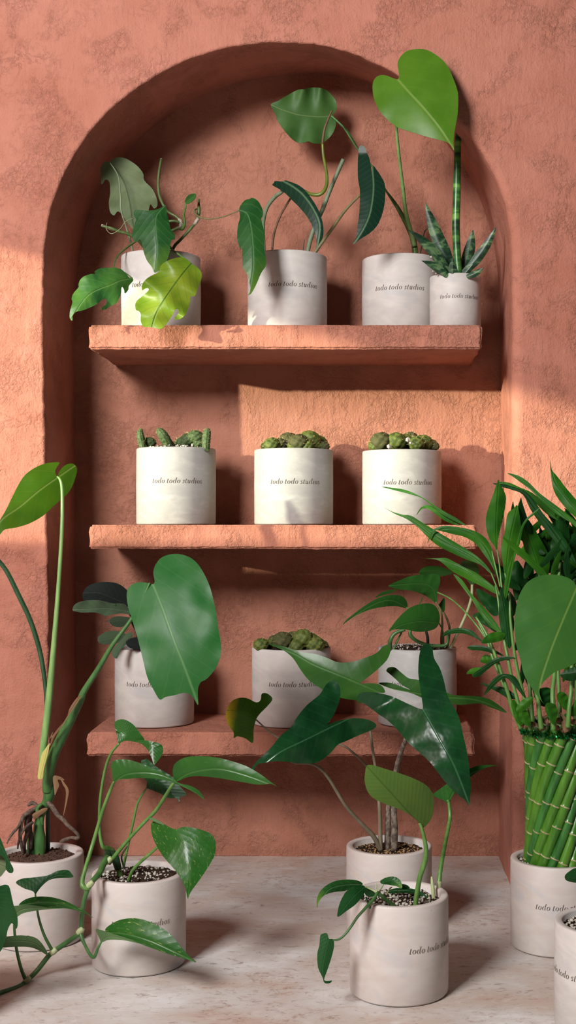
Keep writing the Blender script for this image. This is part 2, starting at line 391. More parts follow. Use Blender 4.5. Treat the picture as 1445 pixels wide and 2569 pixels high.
# unseen wall added beside the view; its opening is cut to shape the sun patch
WX = -1.6
patch = [(-80, 585), (1560, 1044), (1560, 1366), (-80, 1360)]
op = []
for x, y in patch:
    p = P(x, y, FRONT); t = (p.x-WX)/SUN.x; q = p-SUN*t; op.append((q.y, q.z))
def gobo_wall():
    y0, y1, z0, z1 = -.6, FRONT, 0, 1.9
    outer = [(y0, z0), (y1, z0), (y1, z1), (y0, z1)]
    pts = [Vector(p) for p in outer+op]
    vo, _, fo, _, _, _ = delaunay_2d_cdt(pts, [(4, 5), (5, 6), (6, 7), (7, 4)], [[0, 1, 2, 3]], 0, 1e-6)
    from mathutils.geometry import intersect_point_tri_2d
    hole = [Vector(p) for p in op]
    def inside(c):
        s = [((hole[(i+1) % 4]-hole[i]).x*(c-hole[i]).y-(hole[(i+1) % 4]-hole[i]).y*(c-hole[i]).x) for i in range(4)]
        return all(v > 0 for v in s) or all(v < 0 for v in s)
    vs = [Vector((WX, v.x, v.y)) for v in vo]+[Vector((WX-.03, v.x, v.y)) for v in vo]; n = len(vo); fs = []
    for f in fo:
        c = sum((vo[i] for i in f), Vector((0, 0)))/len(f)
        if not inside(c): fs.append(tuple(f)); fs.append(tuple(n+i for i in f[::-1]))
    return mesh_obj('sun_gobo_wall', vs, fs, M_PL, smooth=False)
struct(gobo_wall())

def shelf(x0, x1, ytop, ybot, label, seed):
    a = P(x0, ytop, FRONT+.001); b = P(x1, ybot, FRONT+.001)
    L = b.x-a.x; H = a.z-b.z; D = BACK-FRONT+.004
    root = Vector((a.x+L/2, a.y, b.z))
    bm = bmesh.new(); nx, ny, nz = 150, 24, 8
    bmesh.ops.create_cube(bm, size=1)
    for v in bm.verts: v.co = Vector((v.co.x*L, (v.co.y+.5)*D, (v.co.z+.5)*H))
    bmesh.ops.bevel(bm, geom=bm.edges[:], offset=.0028, segments=3, affect='EDGES')
    def cut(axis, vals):
        for q in vals:
            co = Vector((0, 0, 0)); co[axis] = q; no = Vector((0, 0, 0)); no[axis] = 1
            bmesh.ops.bisect_plane(bm, geom=bm.verts[:]+bm.edges[:]+bm.faces[:], plane_co=co, plane_no=no)
    cut(0, [-L/2+.006+(L-.012)*i/nx for i in range(nx+1)]); cut(2, [.004+(H-.008)*i/nz for i in range(nz+1)]); cut(1, [.006+(D-.01)*i/10 for i in range(11)])
    for v in bm.verts:
        p = v.co+Vector((seed, 0, 0)); e = 1.0
        edge = min(abs(v.co.z), abs(v.co.z-H)) < .004
        dn = Vector([noise.noise(p*45+Vector((k*9, 0, 0))) for k in range(3)])*.0009 + Vector([noise.noise(p*170+Vector((k*9, 5, 0))) for k in range(3)])*(.0010 if edge else .0004)
        if v.co.z > H-.006: dn.z = min(dn.z, .0002)*.4
        dn.z += noise.noise(Vector((v.co.x*6+seed, 3, v.co.z)))*.0012*(1 if v.co.z < H/2 else .25)
        if abs(v.co.x) > L/2-.012: dn.x -= math.copysign(1, v.co.x)*abs(noise.noise(Vector((seed, v.co.z*40, v.co.y*12))))*.004
        v.co += dn
    me = bpy.data.meshes.new('wall_shelf'); bm.to_mesh(me); bm.free(); me.materials.append(M_SH)
    me.polygons.foreach_set('use_smooth', [True]*len(me.polygons))
    o = bpy.data.objects.new('wall_shelf', me); COL.objects.link(o); o.location = root
    o['label'] = label; o['category'] = 'shelf'; o['group'] = 'plaster shelves in the arched niche'
    return a.z
Z1 = shelf(221, 1210, 815, 875, 'topmost terracotta plaster shelf in the niche, holding the tall leafy plants and small snake plant', 1)
Z2 = shelf(222, 1199, 1317, 1377, 'middle terracotta plaster shelf in the niche, holding three white pots of cactus', 5)
Z3 = shelf(216, 1192, 1838, 1897, 'lowest terracotta plaster shelf in the niche, half hidden behind arrow-shaped leaves', 11)

# ------------------------------------------------------------------ lettering (six letters drawn with a broad nib)
def arc(cx, cy, rx, ry, a0, a1, n=14): return [(cx+rx*math.cos(math.radians(lerp(a0, a1, i/n))), cy+ry*math.sin(math.radians(lerp(a0, a1, i/n)))) for i in range(n+1)]
GL = {'t': ([[(.16, 1.38), (.10, .4), (.12, .12), (.24, .0), (.40, .12)], [(-.04, 1.0), (.36, 1.0)]], .50),
      'o': ([arc(.42, .5, .36, .5, 100, 258), arc(.42, .5, .36, .5, -78, 78)], .92),
      'd': ([arc(.40, .5, .34, .5, 70, 290), [(.80, 1.75), (.74, .9), (.74, .25), (.82, .02), (.96, .12)]], 1.04),
      's': ([[(.52, .84), (.40, 1.0), (.22, .98), (.12, .80), (.20, .60), (.42, .44), (.48, .22), (.36, .02), (.18, .0), (.04, .16)]], .66),
      'u': ([[(.02, .86), (.14, 1.0), (.16, .7), (.14, .25), (.26, .0), (.46, .08), (.64, .4)], [(.70, 1.0), (.66, .5), (.66, .2), (.74, .0), (.88, .12)]], .98),
      'i': ([[(.02, .86), (.14, 1.0), (.16, .7), (.14, .2), (.24, .0), (.38, .12)], [(.20, 1.36), (.20, 1.46)]], .48),
      ' ': ([], .30)}
TXT = 'todo todo studios'; GAP = .22
def lettering(pot, cx, cd, R, zmid, theta_c, arc_deg, view):
    """letters wrapped on the pot; theta = 0 faces the camera, positive to the right"""
    total = sum(GL[c][1]+GAP for c in TXT)-GAP; arcw = math.radians(arc_deg); sc = arcw/total   # radians per unit
    hs = sc*R*.98
    vs = []; fs = []; x = 0
    for ch in TXT:
        for st in GL[ch][0]:
            pts = catmull(st, 5) if len(st) < 12 else st
            row = []
            for i, p in enumerate(pts):
                a = pts[max(i-1, 0)]; b = pts[min(i+1, len(pts)-1)]
                t = Vector((b[0]-a[0], b[1]-a[1])).normalized()
                wd = .022+.070*abs(t.y)**1.5; nn = Vector((-t.y, t.x))
                for s in (-1, 1):
                    q = Vector(p)+nn*wd*s
                    th = theta_c+(x+q.x+.22*q.y-total/2)*sc; zz = zmid+(q.y-.5)*hs
                    g = view+th
                    row.append(len(vs)); vs.append(Vector((cx+math.sin(g)*(R+.00025), cd-math.cos(g)*(R+.00025), zz)))
            for i in range(len(pts)-1):
                k = row[0]+2*i; fs.append((k, k+1, k+3, k+2))
        x += GL[ch][1]+GAP
    o = mesh_obj('lettering', vs, fs, M_TXT, pot, smooth=False)
    return o

def lathe(prof, cx, cd, seg=96, wob=0.0, seed=0):
    vs = []; fs = []; n = len(prof)
    for k in range(seg):
        a = 2*PI*k/seg
        for r, z in prof:
            rr = r*(1+wob*noise.noise(Vector((math.cos(a)*1.2+seed, math.sin(a)*1.2, z*9))))
            vs.append(Vector((cx+math.cos(a)*rr, cd+math.sin(a)*rr, z)))
    for k in range(seg):
        for j in range(n-1):
            a = k*n+j; b = ((k+1) % seg)*n+j; fs.append((a, b, b+1, a+1))
    return vs, fs
def blob(vs, fs, c, r, flat=.8, mi=None, m=0, rnd=None):
    """small irregular pebble appended to a vertex list"""
    o = len(vs); R = rnd or random
    ax = [R.uniform(.6, 1.25)*r for _ in range(3)]; an = R.uniform(0, 6.28); ca, sa = math.cos(an), math.sin(an)
    q = [(0, 0, 1)]+[(math.cos(i*PI/2.5+.3*j)*.87, math.sin(i*PI/2.5+.3*j)*.87, .45-.9*j) for j in range(2) for i in range(5)]+[(0, 0, -1)]
    for x, y, z in q:
        k = R.uniform(.8, 1.15); x, y, z = x*ax[0]*k, y*ax[1]*k, z*ax[2]*flat*k
        vs.append(Vector((c[0]+x*ca-y*sa, c[1]+x*sa+y*ca, c[2]+z)))
    for i in range(5):
        j = (i+1) % 5
        for f in ((0, 1+i, 1+j), (1+i, 6+i, 6+j), (1+i, 6+j, 1+j), (11, 6+j, 6+i)):
            fs.append(tuple(o+t for t in f))
            if mi is not None: mi.append(m)

def pot(root, cx, wpx, d, z0, h, tc, arcdeg=73, mat=M_POT, soil=M_SOILK, soil_off=-.008, mound=0.0, wall=.0095, bits='perlite', nbits=120, seed=0, lab=None):
    X = (cx-XV)*d/F; R = wpx/2*d/F; R = R/math.sqrt(1+(R/d)**2)
    zt = z0+h; ri = R-wall
    prof = [(0, z0+.0006), (R-.004, z0+.0006), (R-.0015, z0+.0012), (R, z0+.0035), (R+.0003, z0+h*.5), (R, zt-.0022), (R-.0007, zt-.0006), (R-.0022, zt), (ri+.0015, zt-.0002), (ri, zt-.0018), (ri, zt-.022), (0, zt-.023)]
    vs, fs = lathe(prof, X, d, 112, .006, seed)
    p = mesh_obj('pot', vs, fs, mat, root)
    if lab: p['label'] = lab
    view = math.atan2(-X, d)                      # direction from the pot to the camera
    lettering(p, X, d, R*1.003+.0003, z0+h*.555, math.radians(tc), arcdeg, view)
    rnd = random.Random(seed+11)
    zs = zt+soil_off; vs = []; fs = []; nr, na = 16, 64
    def hz(x, y):
        rr = math.hypot(x, y)/ri
        return zs+mound*(1-rr*rr)+noise.noise(Vector((x*120+seed, y*120, 0)))*.0022+noise.noise(Vector((x*420+seed, y*420, 3)))*.0016
    vs.append(Vector((X, d, hz(0, 0))))
    for j in range(1, nr+1):
        for k in range(na):
            a = 2*PI*k/na; x = math.cos(a)*(ri-.0002)*j/nr; y = math.sin(a)*(ri-.0002)*j/nr
            vs.append(Vector((X+x, d+y, hz(x, y))))
    for k in range(na): fs.append((0, 1+k, 1+(k+1) % na))
    for j in range(nr-1):
        for k in range(na):
            a = 1+j*na+k; b = 1+j*na+(k+1) % na; fs.append((a, a+na, b+na, b))
    so = mesh_obj('soil', vs, fs, soil, root)
    # crumbs belong to the soil mass; the pale grains are one uncounted scatter
    cv, cf = [], []
    for i in range(230):
        a = rnd.uniform(0, 6.283); r = ri*.95*math.sqrt(rnd.random()); x, y = math.cos(a)*r, math.sin(a)*r
        blob(cv, cf, (X+x, d+y, hz(x, y)+.0004), rnd.uniform(.0009, .0022), rnd=rnd)
    c = mesh_obj('soil_crumbs', cv, cf, soil, so, smooth=False); c['kind'] = 'stuff'
    if nbits:
        cv, cf = [], []
        for i in range(nbits):
            a = rnd.uniform(0, 6.283); r = ri*.93*math.sqrt(rnd.random()); x, y = math.cos(a)*r, math.sin(a)*r
            blob(cv, cf, (X+x, d+y, hz(x, y)+.0012), rnd.uniform(.0007, .0029 if bits == 'perlite' else .002), rnd=rnd)
        g = mesh_obj('perlite_grains' if bits == 'perlite' else 'grit', cv, cf, M_PERL if bits == 'perlite' else M_GRIT, so); g['kind'] = 'stuff'
    return X, R, ri, zs, hz, p

# ------------------------------------------------------------------ leaves and stems
def leaf(root, crop, outline, rib, d0, d1, mat='dark', fold=.35, bow=0.0, wav=.0, name='leaf', label=None, thick=.0007, n=4, side=0.0, flip=False):
    out = [px(crop, q) for q in outline]; rb = [px(crop, q) for q in rib]
    out = catmull(out, n, True); rb = catmull(rb, 5)
    # drop near-duplicate outline points
    o2 = [out[0]]
    for q in out[1:]:
        if math.dist(q, o2[-1]) > .4: o2.append(q)
    out = o2; A = abs(sum(a[0]*b[1]-b[0]*a[1] for a, b in zip(out, out[1:]+out[:1])))/2
    g = max(1.8, math.sqrt(A)/20); Lr = sum(math.dist(a, b) for a, b in zip(rb, rb[1:]))
    xs = [q[0] for q in out]; ys = [q[1] for q in out]
    def inside(x, y):
        c = False; j = len(out)-1
        for i in range(len(out)):
            xi, yi = out[i]; xj, yj = out[j]
            if (yi > y) != (yj > y) and x < (xj-xi)*(y-yi)/(yj-yi)+xi: c = not c
            j = i
        return c
    oa = np.array(out)
    pts = [Vector(q) for q in out]
    y = min(ys)+g/2; row = 0
    while y < max(ys):
        x = min(xs)+g/2+(g/2 if row % 2 else 0)
        while x < max(xs):
            if inside(x, y) and np.min(np.hypot(oa[:, 0]-x, oa[:, 1]-y)) > g*.5: pts.append(Vector((x, y)))
            x += g
        y += g*.87; row += 1
    vo, _, fo, _, _, _ = delaunay_2d_cdt(pts, [], [list(range(len(out)))], 1, 1e-5)
    R = np.array(rb); sg = R[1:]-R[:-1]; sl = np.hypot(sg[:, 0], sg[:, 1]); cum = np.concatenate([[0], np.cumsum(sl)])
    vs = []; uv = []
    for v in vo:
        rel = np.array([v.x, v.y])-R[:-1]
        tt = (rel*sg).sum(1)/(sl**2); tc = np.clip(tt, 0, 1); tc[0] = min(tt[0], 1); tc[-1] = max(tt[-1], 0) if len(tt) > 1 else tt[-1]
        pr = rel-sg*tc[:, None]; dd = np.hypot(pr[:, 0], pr[:, 1]); i = int(np.argmin(dd))
        s = (cum[i]+tc[i]*sl[i])/Lr; sgn = np.sign(sg[i][0]*rel[i][1]-sg[i][1]*rel[i][0]); t = float(dd[i]*sgn/Lr)
        sc = max(-.3, min(1.15, s)); Lm = Lr*d0/F
        d = lerp(d0, d1, sc)+fold*math.sqrt(t*t+.0009)*Lm+side*t*Lm-bow*4*sc*(1-sc)*Lm*.25
        d += wav*Lm*math.sin(sc*17+(2 if t > 0 else 0))*abs(t)*2
        d += noise.noise(Vector((v.x*.02, v.y*.02, d0*7)))*.06*Lm*abs(t)
        vs.append(P(v.x, v.y, d)); uv.append((s, t))
    fs = []
    for f in fo:
        a, b, c = (vo[i] for i in f[:3]); cr = (b.x-a.x)*(c.y-a.y)-(b.y-a.y)*(c.x-a.x)
        fs.append(tuple(f)[::-1] if cr > 0 else tuple(f))
    o = mesh_obj(name, vs, fs, LM[mat] if isinstance(mat, str) else mat, root, uvs=uv)
    md = o.modifiers.new('thickness', 'SOLIDIFY'); md.thickness = thick; md.offset = -1
    es = o.modifiers.new('crisp_rim', 'EDGE_SPLIT'); es.split_angle = math.radians(50)
    if label: o['label'] = label
    return o

def tube(root, crop, pts, mat='green', name='stem', n=6, seg=12, label=None, cap=True):
    """pts: (x, y, depth, radius in photo pixels)"""
    pp = catmull([px(crop, q[:2])+tuple(q[2:]) for q in pts], n)
    C = [P(x, y, d) for x, y, d, r in pp]; R = [max(r, .3)*d/F for x, y, d, r in pp]
    vs = []; fs = []; up = None
    for i, c in enumerate(C):
        t = (C[min(i+1, len(C)-1)]-C[max(i-1, 0)]).normalized()
        if up is None: up = t.orthogonal().normalized()
        up = (up-t*up.dot(t)).normalized(); bi = t.cross(up)
        for k in range(seg): a = 2*PI*k/seg; vs.append(c+(up*math.cos(a)+bi*math.sin(a))*R[i])
    for i in range(len(C)-1):
        for k in range(seg):
            a = i*seg+k; b = i*seg+(k+1) % seg; fs.append((a, b, b+seg, a+seg))
    if cap: fs.append(tuple(range(seg))[::-1]); fs.append(tuple((len(C)-1)*seg+k for k in range(seg)))
    o = mesh_obj(name, vs, fs, SM[mat] if isinstance(mat, str) else mat, root)
    if label: o['label'] = label
    return o

def lance(root, crop, base, tip, hw, d0, d1, mat, bend=0.0, name='leaf', fold=.3, w0=.45, thick=.0012, mid=.4, wav=0):
    b = Vector(base); t = Vector(tip); ax = t-b; L = ax.length; nn = Vector((-ax.y, ax.x)).normalized()
    def cen(s): return b+ax*s+nn*bend*L*4*s*(1-s)
    prof = [(0, w0), (.2, .8), (mid, 1), (.62, .86), (.8, .55), (.92, .24)]
    l = [tuple(cen(s)+nn*hw*w_) for s, w_ in prof]; r = [tuple(cen(s)-nn*hw*w_) for s, w_ in prof]
    return leaf(root, crop, l+[tuple(t)]+r[::-1], [tuple(cen(s)) for s in (0, .25, .5, .75, 1)], d0, d1, mat, fold=fold, name=name, thick=thick, n=3, wav=wav)

# ------------------------------------------------------------------ the potted plants
ZT1, ZT2, ZT3 = Z1, Z2, Z3
SD = 2.084
def potted(name, cx, d, z, label, cat='potted plant', group=None):
    return thing(name, ((cx-XV)*d/F, d, z), label, cat, group)

# A: philodendron cuttings, left end of the top shelf
r = potted('potted_philodendron', 404, SD, ZT1, 'white pot with a lobed yellow-green leaf, at the left end of the top shelf')
pot(r, 404, 197, SD, ZT1, .1255, -8, seed=1, mat=M_POT, mound=.004)
tube(r, 'A', [(318,95,2.07,1.2),(370,180,2.06,1.6),(385,300,2.055,1.8),(390,400,2.055,2),(420,500,2.06,2.2),(460,640,2.07,2.6),(475,790,2.08,2.6)], 'grey', 'leaf_stalk')
leaf(r, 'A', [(262,225),(260,160),(262,120),(290,88),(318,92),(345,68),(385,62),(430,75),(490,115),(530,165),(538,210),(590,265),(618,330),(620,370),(600,388),(578,362),(568,385),(560,420),(520,470),(468,515),(448,500),(430,480),(405,440),(385,415),(365,408),(345,432),(320,410),(312,350),(320,290),(315,220),(290,205),(272,232)],
     [(318,95),(400,200),(440,320),(470,500)], 2.09, 2.10, 'pale', fold=-.15, wav=.04, label='pale grey-green leaf seen from below')
tube(r, 'A', [(645,75,2.08,2.6),(632,150,2.07,3.1),(626,220,2.065,3.2),(632,300,2.06,3.6),(660,370,2.055,3.6),(690,410,2.06,3.2),(740,440,2.06,3),(768,470,2.06,4.2),(770,500,2.06,4.2),(735,520,2.065,3.8),(700,545,2.07,3.6),(660,650,2.08,3.6),(645,790,2.08,3.6)], 'sage', 'stem')
tube(r, 'A', [(646,72,2.081,2.9),(640,110,2.079,3.3),(632,165,2.073,3.6),(629,200,2.069,3.5)], 'cut', 'bare_stem_tip', label='whitish dried tip of the bare stem')
tube(r, 'A', [(755,455,2.055,2.5),(768,470,2.053,4.9),(772,495,2.053,4.9),(755,515,2.055,3)], 'cut', 'stem_joint', label='scarred pale stem joint')
tube(r, 'A', [(690,470,2.05,3.2),(730,468,2.05,3.4),(765,478,2.052,3.4)], 'sage', 'stem')
tube(r, 'A', [(797,352,2.04,1.8),(800,380,2.04,2.1),(790,430,2.045,2.4),(795,480,2.05,3.2),(780,515,2.055,4.5),(760,515,2.057,3)], 'green', 'shoot')
leaf(r, 'A', [(797,350),(803,320),(830,298),(862,296),(864,315),(845,340),(815,358)], [(797,352),(830,325),(864,300)], 2.04, 2.03, 'midy', fold=-.5, name='leaf_bud', label='small rolled new leaf')
tube(r, 'A', [(268,500,2.03,3.0),(320,512,2.03,3.6),(380,535,2.035,4),(440,552,2.04,4.2),(500,590,2.05,4),(560,680,2.07,4),(575,790,2.08,4)], 'sage', 'stem')
tube(r, 'A', [(266,495,2.031,3.4),(300,508,2.031,3.9),(345,522,2.033,4.2)], 'cut', 'stem_end', label='pale withered stem end')
tube(r, 'A', [(300,478,2.03,.5),(296,520,2.02,.5),(330,548,2.02,.5),(380,520,2.02,.5),(420,470,2.03,.6),(470,450,2.04,.6)], 'pale', 'tendril')
leaf(r, 'A', [(478,400),(505,396),(560,402),(620,392),(655,375),(672,368),(682,420),(695,470),(705,520),(728,550),(733,582),(712,586),(702,620),(700,660),(680,720),(645,765),(605,797),(585,760),(555,720),(535,670),(522,610),(508,585),(485,603),(465,580),(462,540),(478,480),(485,458),(470,430)],
     [(660,378),(612,440),(612,540),(620,660),(605,797)], 2.0, 1.985, 'mid', fold=.3, bow=.2, label='dark green lobed leaf hanging over the rim')
tube(r, 'A', [(345,762,1.99,2.1),(350,725,2.0,2.2),(370,690,2.02,2.4),(410,650,2.035,2.6),(470,605,2.05,2.8),(520,590,2.06,3),(575,790,2.08,3)], 'sage', 'leaf_stalk')
tube(r, 'A', [(345,762,1.99,2.1),(370,775,1.985,1.8),(420,800,1.98,1.6),(462,832,1.98,1.6)], 'sage', 'leaf_stalk')
leaf(r, 'A', [(462,830),(466,848),(440,880),(436,905),(415,928),(410,905),(400,888),(392,895),(388,930),(365,985),(320,1010),(290,1030),(266,1030),(268,1018),(290,1002),(299,978),(290,962),(272,966),(230,1000),(150,1035),(105,1045),(82,1070),(80,1100),(68,1095),(62,1075),(65,1040),(80,985),(75,962),(85,930),(110,900),(135,872),(168,856),(122,885),(125,850),(150,822),(195,805),(228,802),(222,787),(260,768),(330,765),(385,772),(420,800),(440,825)],
     [(462,832),(390,845),(330,870),(180,940),(78,1085)], 1.975, 1.93, 'midy', fold=.25, bow=.3, wav=.05, label='glossy green lobed leaf pointing left')
tube(r, 'A', [(835,740,1.97,2.1),(810,720,1.985,2.2),(770,690,2.0,2.4),(720,655,2.03,2.6),(690,640,2.06,3),(650,790,2.08,3)], 'green', 'leaf_stalk')
leaf(r, 'A', [(835,738),(815,715),(770,698),(710,710),(660,735),(638,760),(630,790),(565,825),(530,860),(522,885),(525,908),(542,898),(560,895),(564,910),(520,950),(490,975),(480,1000),(484,1030),(502,1038),(515,1060),(515,1105),(535,1141),(580,1142),(640,1155),(680,1120),(720,1060),(735,1030),(750,1026),(756,1050),(732,1085),(740,1095),(770,1088),(800,1060),(825,1000),(832,950),(860,942),(885,880),(903,820),(895,785),(865,755)],
     [(835,740),(760,830),(690,930),(620,1040),(585,1142)], 1.955, 1.925, 'lime', fold=.22, bow=.35, wav=.12, label='large yellow-green lobed leaf in front of the pot')
tube(r, 'A', [(1140,400,1.985,1.5),(1095,420,1.99,1.5),(1040,440,2.0,1.6),(960,455,2.01,1.8),(900,446,2.02,2.2),(865,425,2.03,2.6),(856,400,2.04,2.6),(872,390,2.05,2)], 'olive', 'leaf_stalk')
tube(r, 'A', [(885,332,2.06,2.8),(884,360,2.055,3.2),(885,400,2.05,4.6),(878,440,2.05,4.2),(860,480,2.05,3.8),(820,530,2.055,3.6),(770,585,2.06,3.6),(720,645,2.07,3.8),(690,790,2.08,3.8)], 'sage', 'stem')
tube(r, 'A', [(884,448,2.046,4),(870,468,2.046,4.6),(855,488,2.048,4)], 'cut', 'stem_joint', label='whitish stem joint')
leaf(r, 'A', [(1140,395),(1150,368),(1178,335),(1205,328),(1225,320),(1262,342),(1290,395),(1291,430),(1282,460),(1300,540),(1300,640),(1313,740),(1280,800),(1250,870),(1218,928),(1196,937),(1210,915),(1208,870),(1192,810),(1165,765),(1160,700),(1160,655),(1152,625),(1148,648),(1132,600),(1128,560),(1132,500),(1145,450),(1144,420)],
     [(1142,398),(1195,430),(1222,560),(1230,760),(1198,935)], 1.975, 1.945, 'mid', fold=.3, bow=.25, label='long drooping leaf reaching over to the next pot')

# B: pot with long dark narrow leaves
r = potted('potted_anthurium', 721, SD, ZT1, 'white pot with two narrow blackish-green leaves, centre of the top shelf')
pot(r, 721, 198, SD, ZT1, .1255, 9, seed=2, mat=M_POT)
tube(r, 'B', [(332,1560,2.09,4.8),(322,1300,2.085,4.8),(328,1180,2.08,4.8),(360,1080,2.07,4.9),(420,1005,2.06,5),(480,960,2.05,4.4),(505,905,2.045,3)], 'grey', 'leaf_stalk')
tube(r, 'B', [(384,1560,2.1,3),(402,1350,2.1,3),(425,1250,2.095,2.8),(465,1150,2.09,2.8),(530,1040,2.08,2.6),(560,1000,2.075,2.4)], 'brown', 'stem')
tube(r, 'B', [(655,1570,2.08,5.6),(700,1360,2.085,5.6),(745,1230,2.085,5.5),(800,1110,2.085,5.4),(850,980,2.08,5.2),(900,860,2.08,5),(968,705,2.075,5.2)], 'grey', 'cut_stalk', label='thick grey-green stalk cut off at the top')
tube(r, 'B', [(660,1570,2.07,4.2),(800,1370,2.065,4.2),(880,1260,2.05,4),(980,1120,2.035,3.6),(1095,1000,2.02,3.2),(1150,960,2.01,2.8)], 'olive', 'leaf_stalk')
tube(r, 'B', [(560,960,2.07,2.6),(640,955,2.06,3.4),(700,985,2.05,4.2),(770,990,2.045,4.6),(815,955,2.045,4.6),(835,890,2.05,4.4),(830,800,2.055,4),(808,680,2.06,3.6),(800,580,2.06,3.2)], 'yel', 'stem', label='yellow-green curling stem')
tube(r, 'B', [(800,582,2.06,3.2),(812,480,2.06,3),(838,400,2.06,2.8),(875,312,2.06,2)], 'brown', 'stem_tip', label='brown upper end of the curling stem')
tube(r, 'B', [(636,1540,2.09,1),(648,1400,2.09,.9),(656,1350,2.09,.7)], 'dark', 'twig')
leaf(r, 'B', [(395,912),(408,895),(420,880),(470,884),(500,875),(520,880),(600,910),(660,955),(710,1020),(760,1100),(795,1190),(808,1280),(800,1340),(775,1385),(745,1430),(752,1380),(740,1300),(690,1190),(620,1100),(560,1040),(500,980),(450,945),(420,928)],
     [(490,885),(560,925),(640,990),(720,1100),(775,1240),(750,1425)], 2.03, 1.985, 'blk', fold=.35, bow=.5, label='narrow dark leaf arching down to the pot')
leaf(r, 'B', [(1098,600),(1140,608),(1155,650),(1175,690),(1188,750),(1200,830),(1197,770),(1206,755),(1230,780),(1270,840),(1300,900),(1306,980),(1300,1060),(1280,1150),(1240,1240),(1180,1300),(1110,1345),(1045,1390),(1072,1330),(1080,1250),(1095,1150),(1100,1050),(1100,950),(1085,850),(1085,700)],
     [(1205,835),(1210,930),(1200,1040),(1175,1160),(1120,1280),(1050,1385)], 2.0, 1.975, 'blk', fold=.3, bow=.3, label='broad blackish-green leaf with a pale midrib')

# C: heart-leaf seedling
r = potted('potted_heartleaf_plant', 1007, 2.122, ZT1, 'white pot whose plant holds a bright green heart-shaped leaf high at the arch edge')
pot(r, 1007, 197, 2.118, ZT1, .1275, -3, seed=3, mat=M_POT)
tube(r, 'C', [(548,1720,2.11,8),(528,1540,2.11,7.8),(500,1450,2.105,7.2),(450,1350,2.1,6.2),(395,1255,2.095,5),(350,1190,2.09,3.6),(312,1135,2.085,1.6)], 'green', 'leaf_sheath')
tube(r, 'C', [(530,1560,2.105,7),(500,1440,2.1,6),(465,1300,2.085,5.2),(448,1150,2.065,4.6),(430,1000,2.045,4.2),(412,850,2.02,4),(398,700,2.0,3.6),(392,560,1.985,3.2),(398,420,1.975,3),(408,325,1.965,2.8)], 'light', 'leaf_stalk')
leaf(r, 'C', [(405,322),(416,300),(411,250),(406,200),(430,150),(480,110),(550,97),(620,103),(690,140),(750,190),(790,250),(820,320),(845,390),(855,450),(852,560),(840,640),(826,720),(820,790),(822,848),(800,812),(775,790),(730,775),(640,752),(540,722),(470,700),(400,675),(330,620),(270,550),(230,460),(220,370),(235,320),(270,293),(320,293),(370,312)],
     [(405,322),(500,430),(600,540),(720,690),(822,845)], 1.955, 1.925, 'heart', fold=.14, bow=.25, label='large bright green heart-shaped leaf')
tube(r, 'C', [(395,1258,2.094,2.6),(312,1135,2.075,2.6),(240,1000,2.07,2.3),(170,910,2.08,2.2),(110,838,2.09,2.2),(40,730,2.10,2.1),(0,670,2.105,2)], 'mid', 'leaf_stalk')
tube(r, 'B', [(1150,720,2.098,2.1),(1090,632,2.10,2.2),(1050,560,2.105,2.3),(1000,480,2.11,2.4),(940,418,2.11,2.6),(872,356,2.11,3)], 'mid', 'leaf_stalk')
leaf(r, 'B', [(383,265),(440,235),(500,200),(560,165),(610,143),(660,140),(700,128),(780,130),(835,150),(880,195),(910,240),(915,290),(897,330),(880,352),(905,385),(905,440),(880,500),(840,545),(790,578),(720,575),(690,560),(620,575),(560,545),(490,470),(440,400),(420,340)],
     [(868,356),(760,362),(600,345),(470,305),(383,265)], 2.115, 2.10, 'heart2', fold=-.12, bow=.1, wav=.06, label='mid-green heart-shaped leaf turned towards the left')
tube(r, 'C', [(650,1388,2.1,.9),(620,1430,2.1,1.6),(598,1480,2.11,1.4),(560,1700,2.12,1.6)], 'dark', 'twig')

# D: snake plant
r = potted('potted_snake_plant', 1142, 2.04, ZT1, 'small white pot with spiky mottled snake plant and one tall cylindrical spear')
pot(r, 1142, 128, 2.04, ZT1, .0845, 12, 94, seed=4, mat=M_POT, wall=.007)
tube(r, 'C', [(858,1760,2.045,9.5),(845,1600,2.045,9.8),(838,1400,2.05,10),(843,1200,2.05,10),(847,1000,2.05,9.2),(850,850,2.05,8.6),(855,740,2.05,7.6),(858,660,2.05,5.4),(862,590,2.05,1.2)], M_SPIKE, 'spear')
for tp, bs, hw, d0, d1, bd in [((965,1435),(885,1760),44,2.055,2.065,.03),((1138,1412),(890,1765),36,2.04,2.03,.05),((612,1232),(835,1770),52,2.035,2.03,-.03),((485,1435),(790,1765),42,2.02,1.995,.06),
                               ((672,1640),(770,1775),26,2.01,2.0,0),((585,1665),(775,1778),30,2.0,1.99,.06),((815,1650),(815,1785),32,2.0,1.995,0),((965,1690),(880,1785),26,2.01,2.005,.02),((1043,1718),(920,1785),24,2.0,1.99,.05)]:
    lance(r, 'C', bs, tp, hw, d0, d1, M_SNAKE, bd, name='leaf', fold=.55, w0=.6, thick=.0025, mid=.35)
vs, fs = [], []
for q in ((670,1742),(655,1640),(690,1760)): c = P(*px('C', q), 2.004); blob(vs, fs, c, .0028)
mesh_obj('perlite_lumps', vs, fs, M_PERL, r, smooth=False)['kind'] = 'stuff'

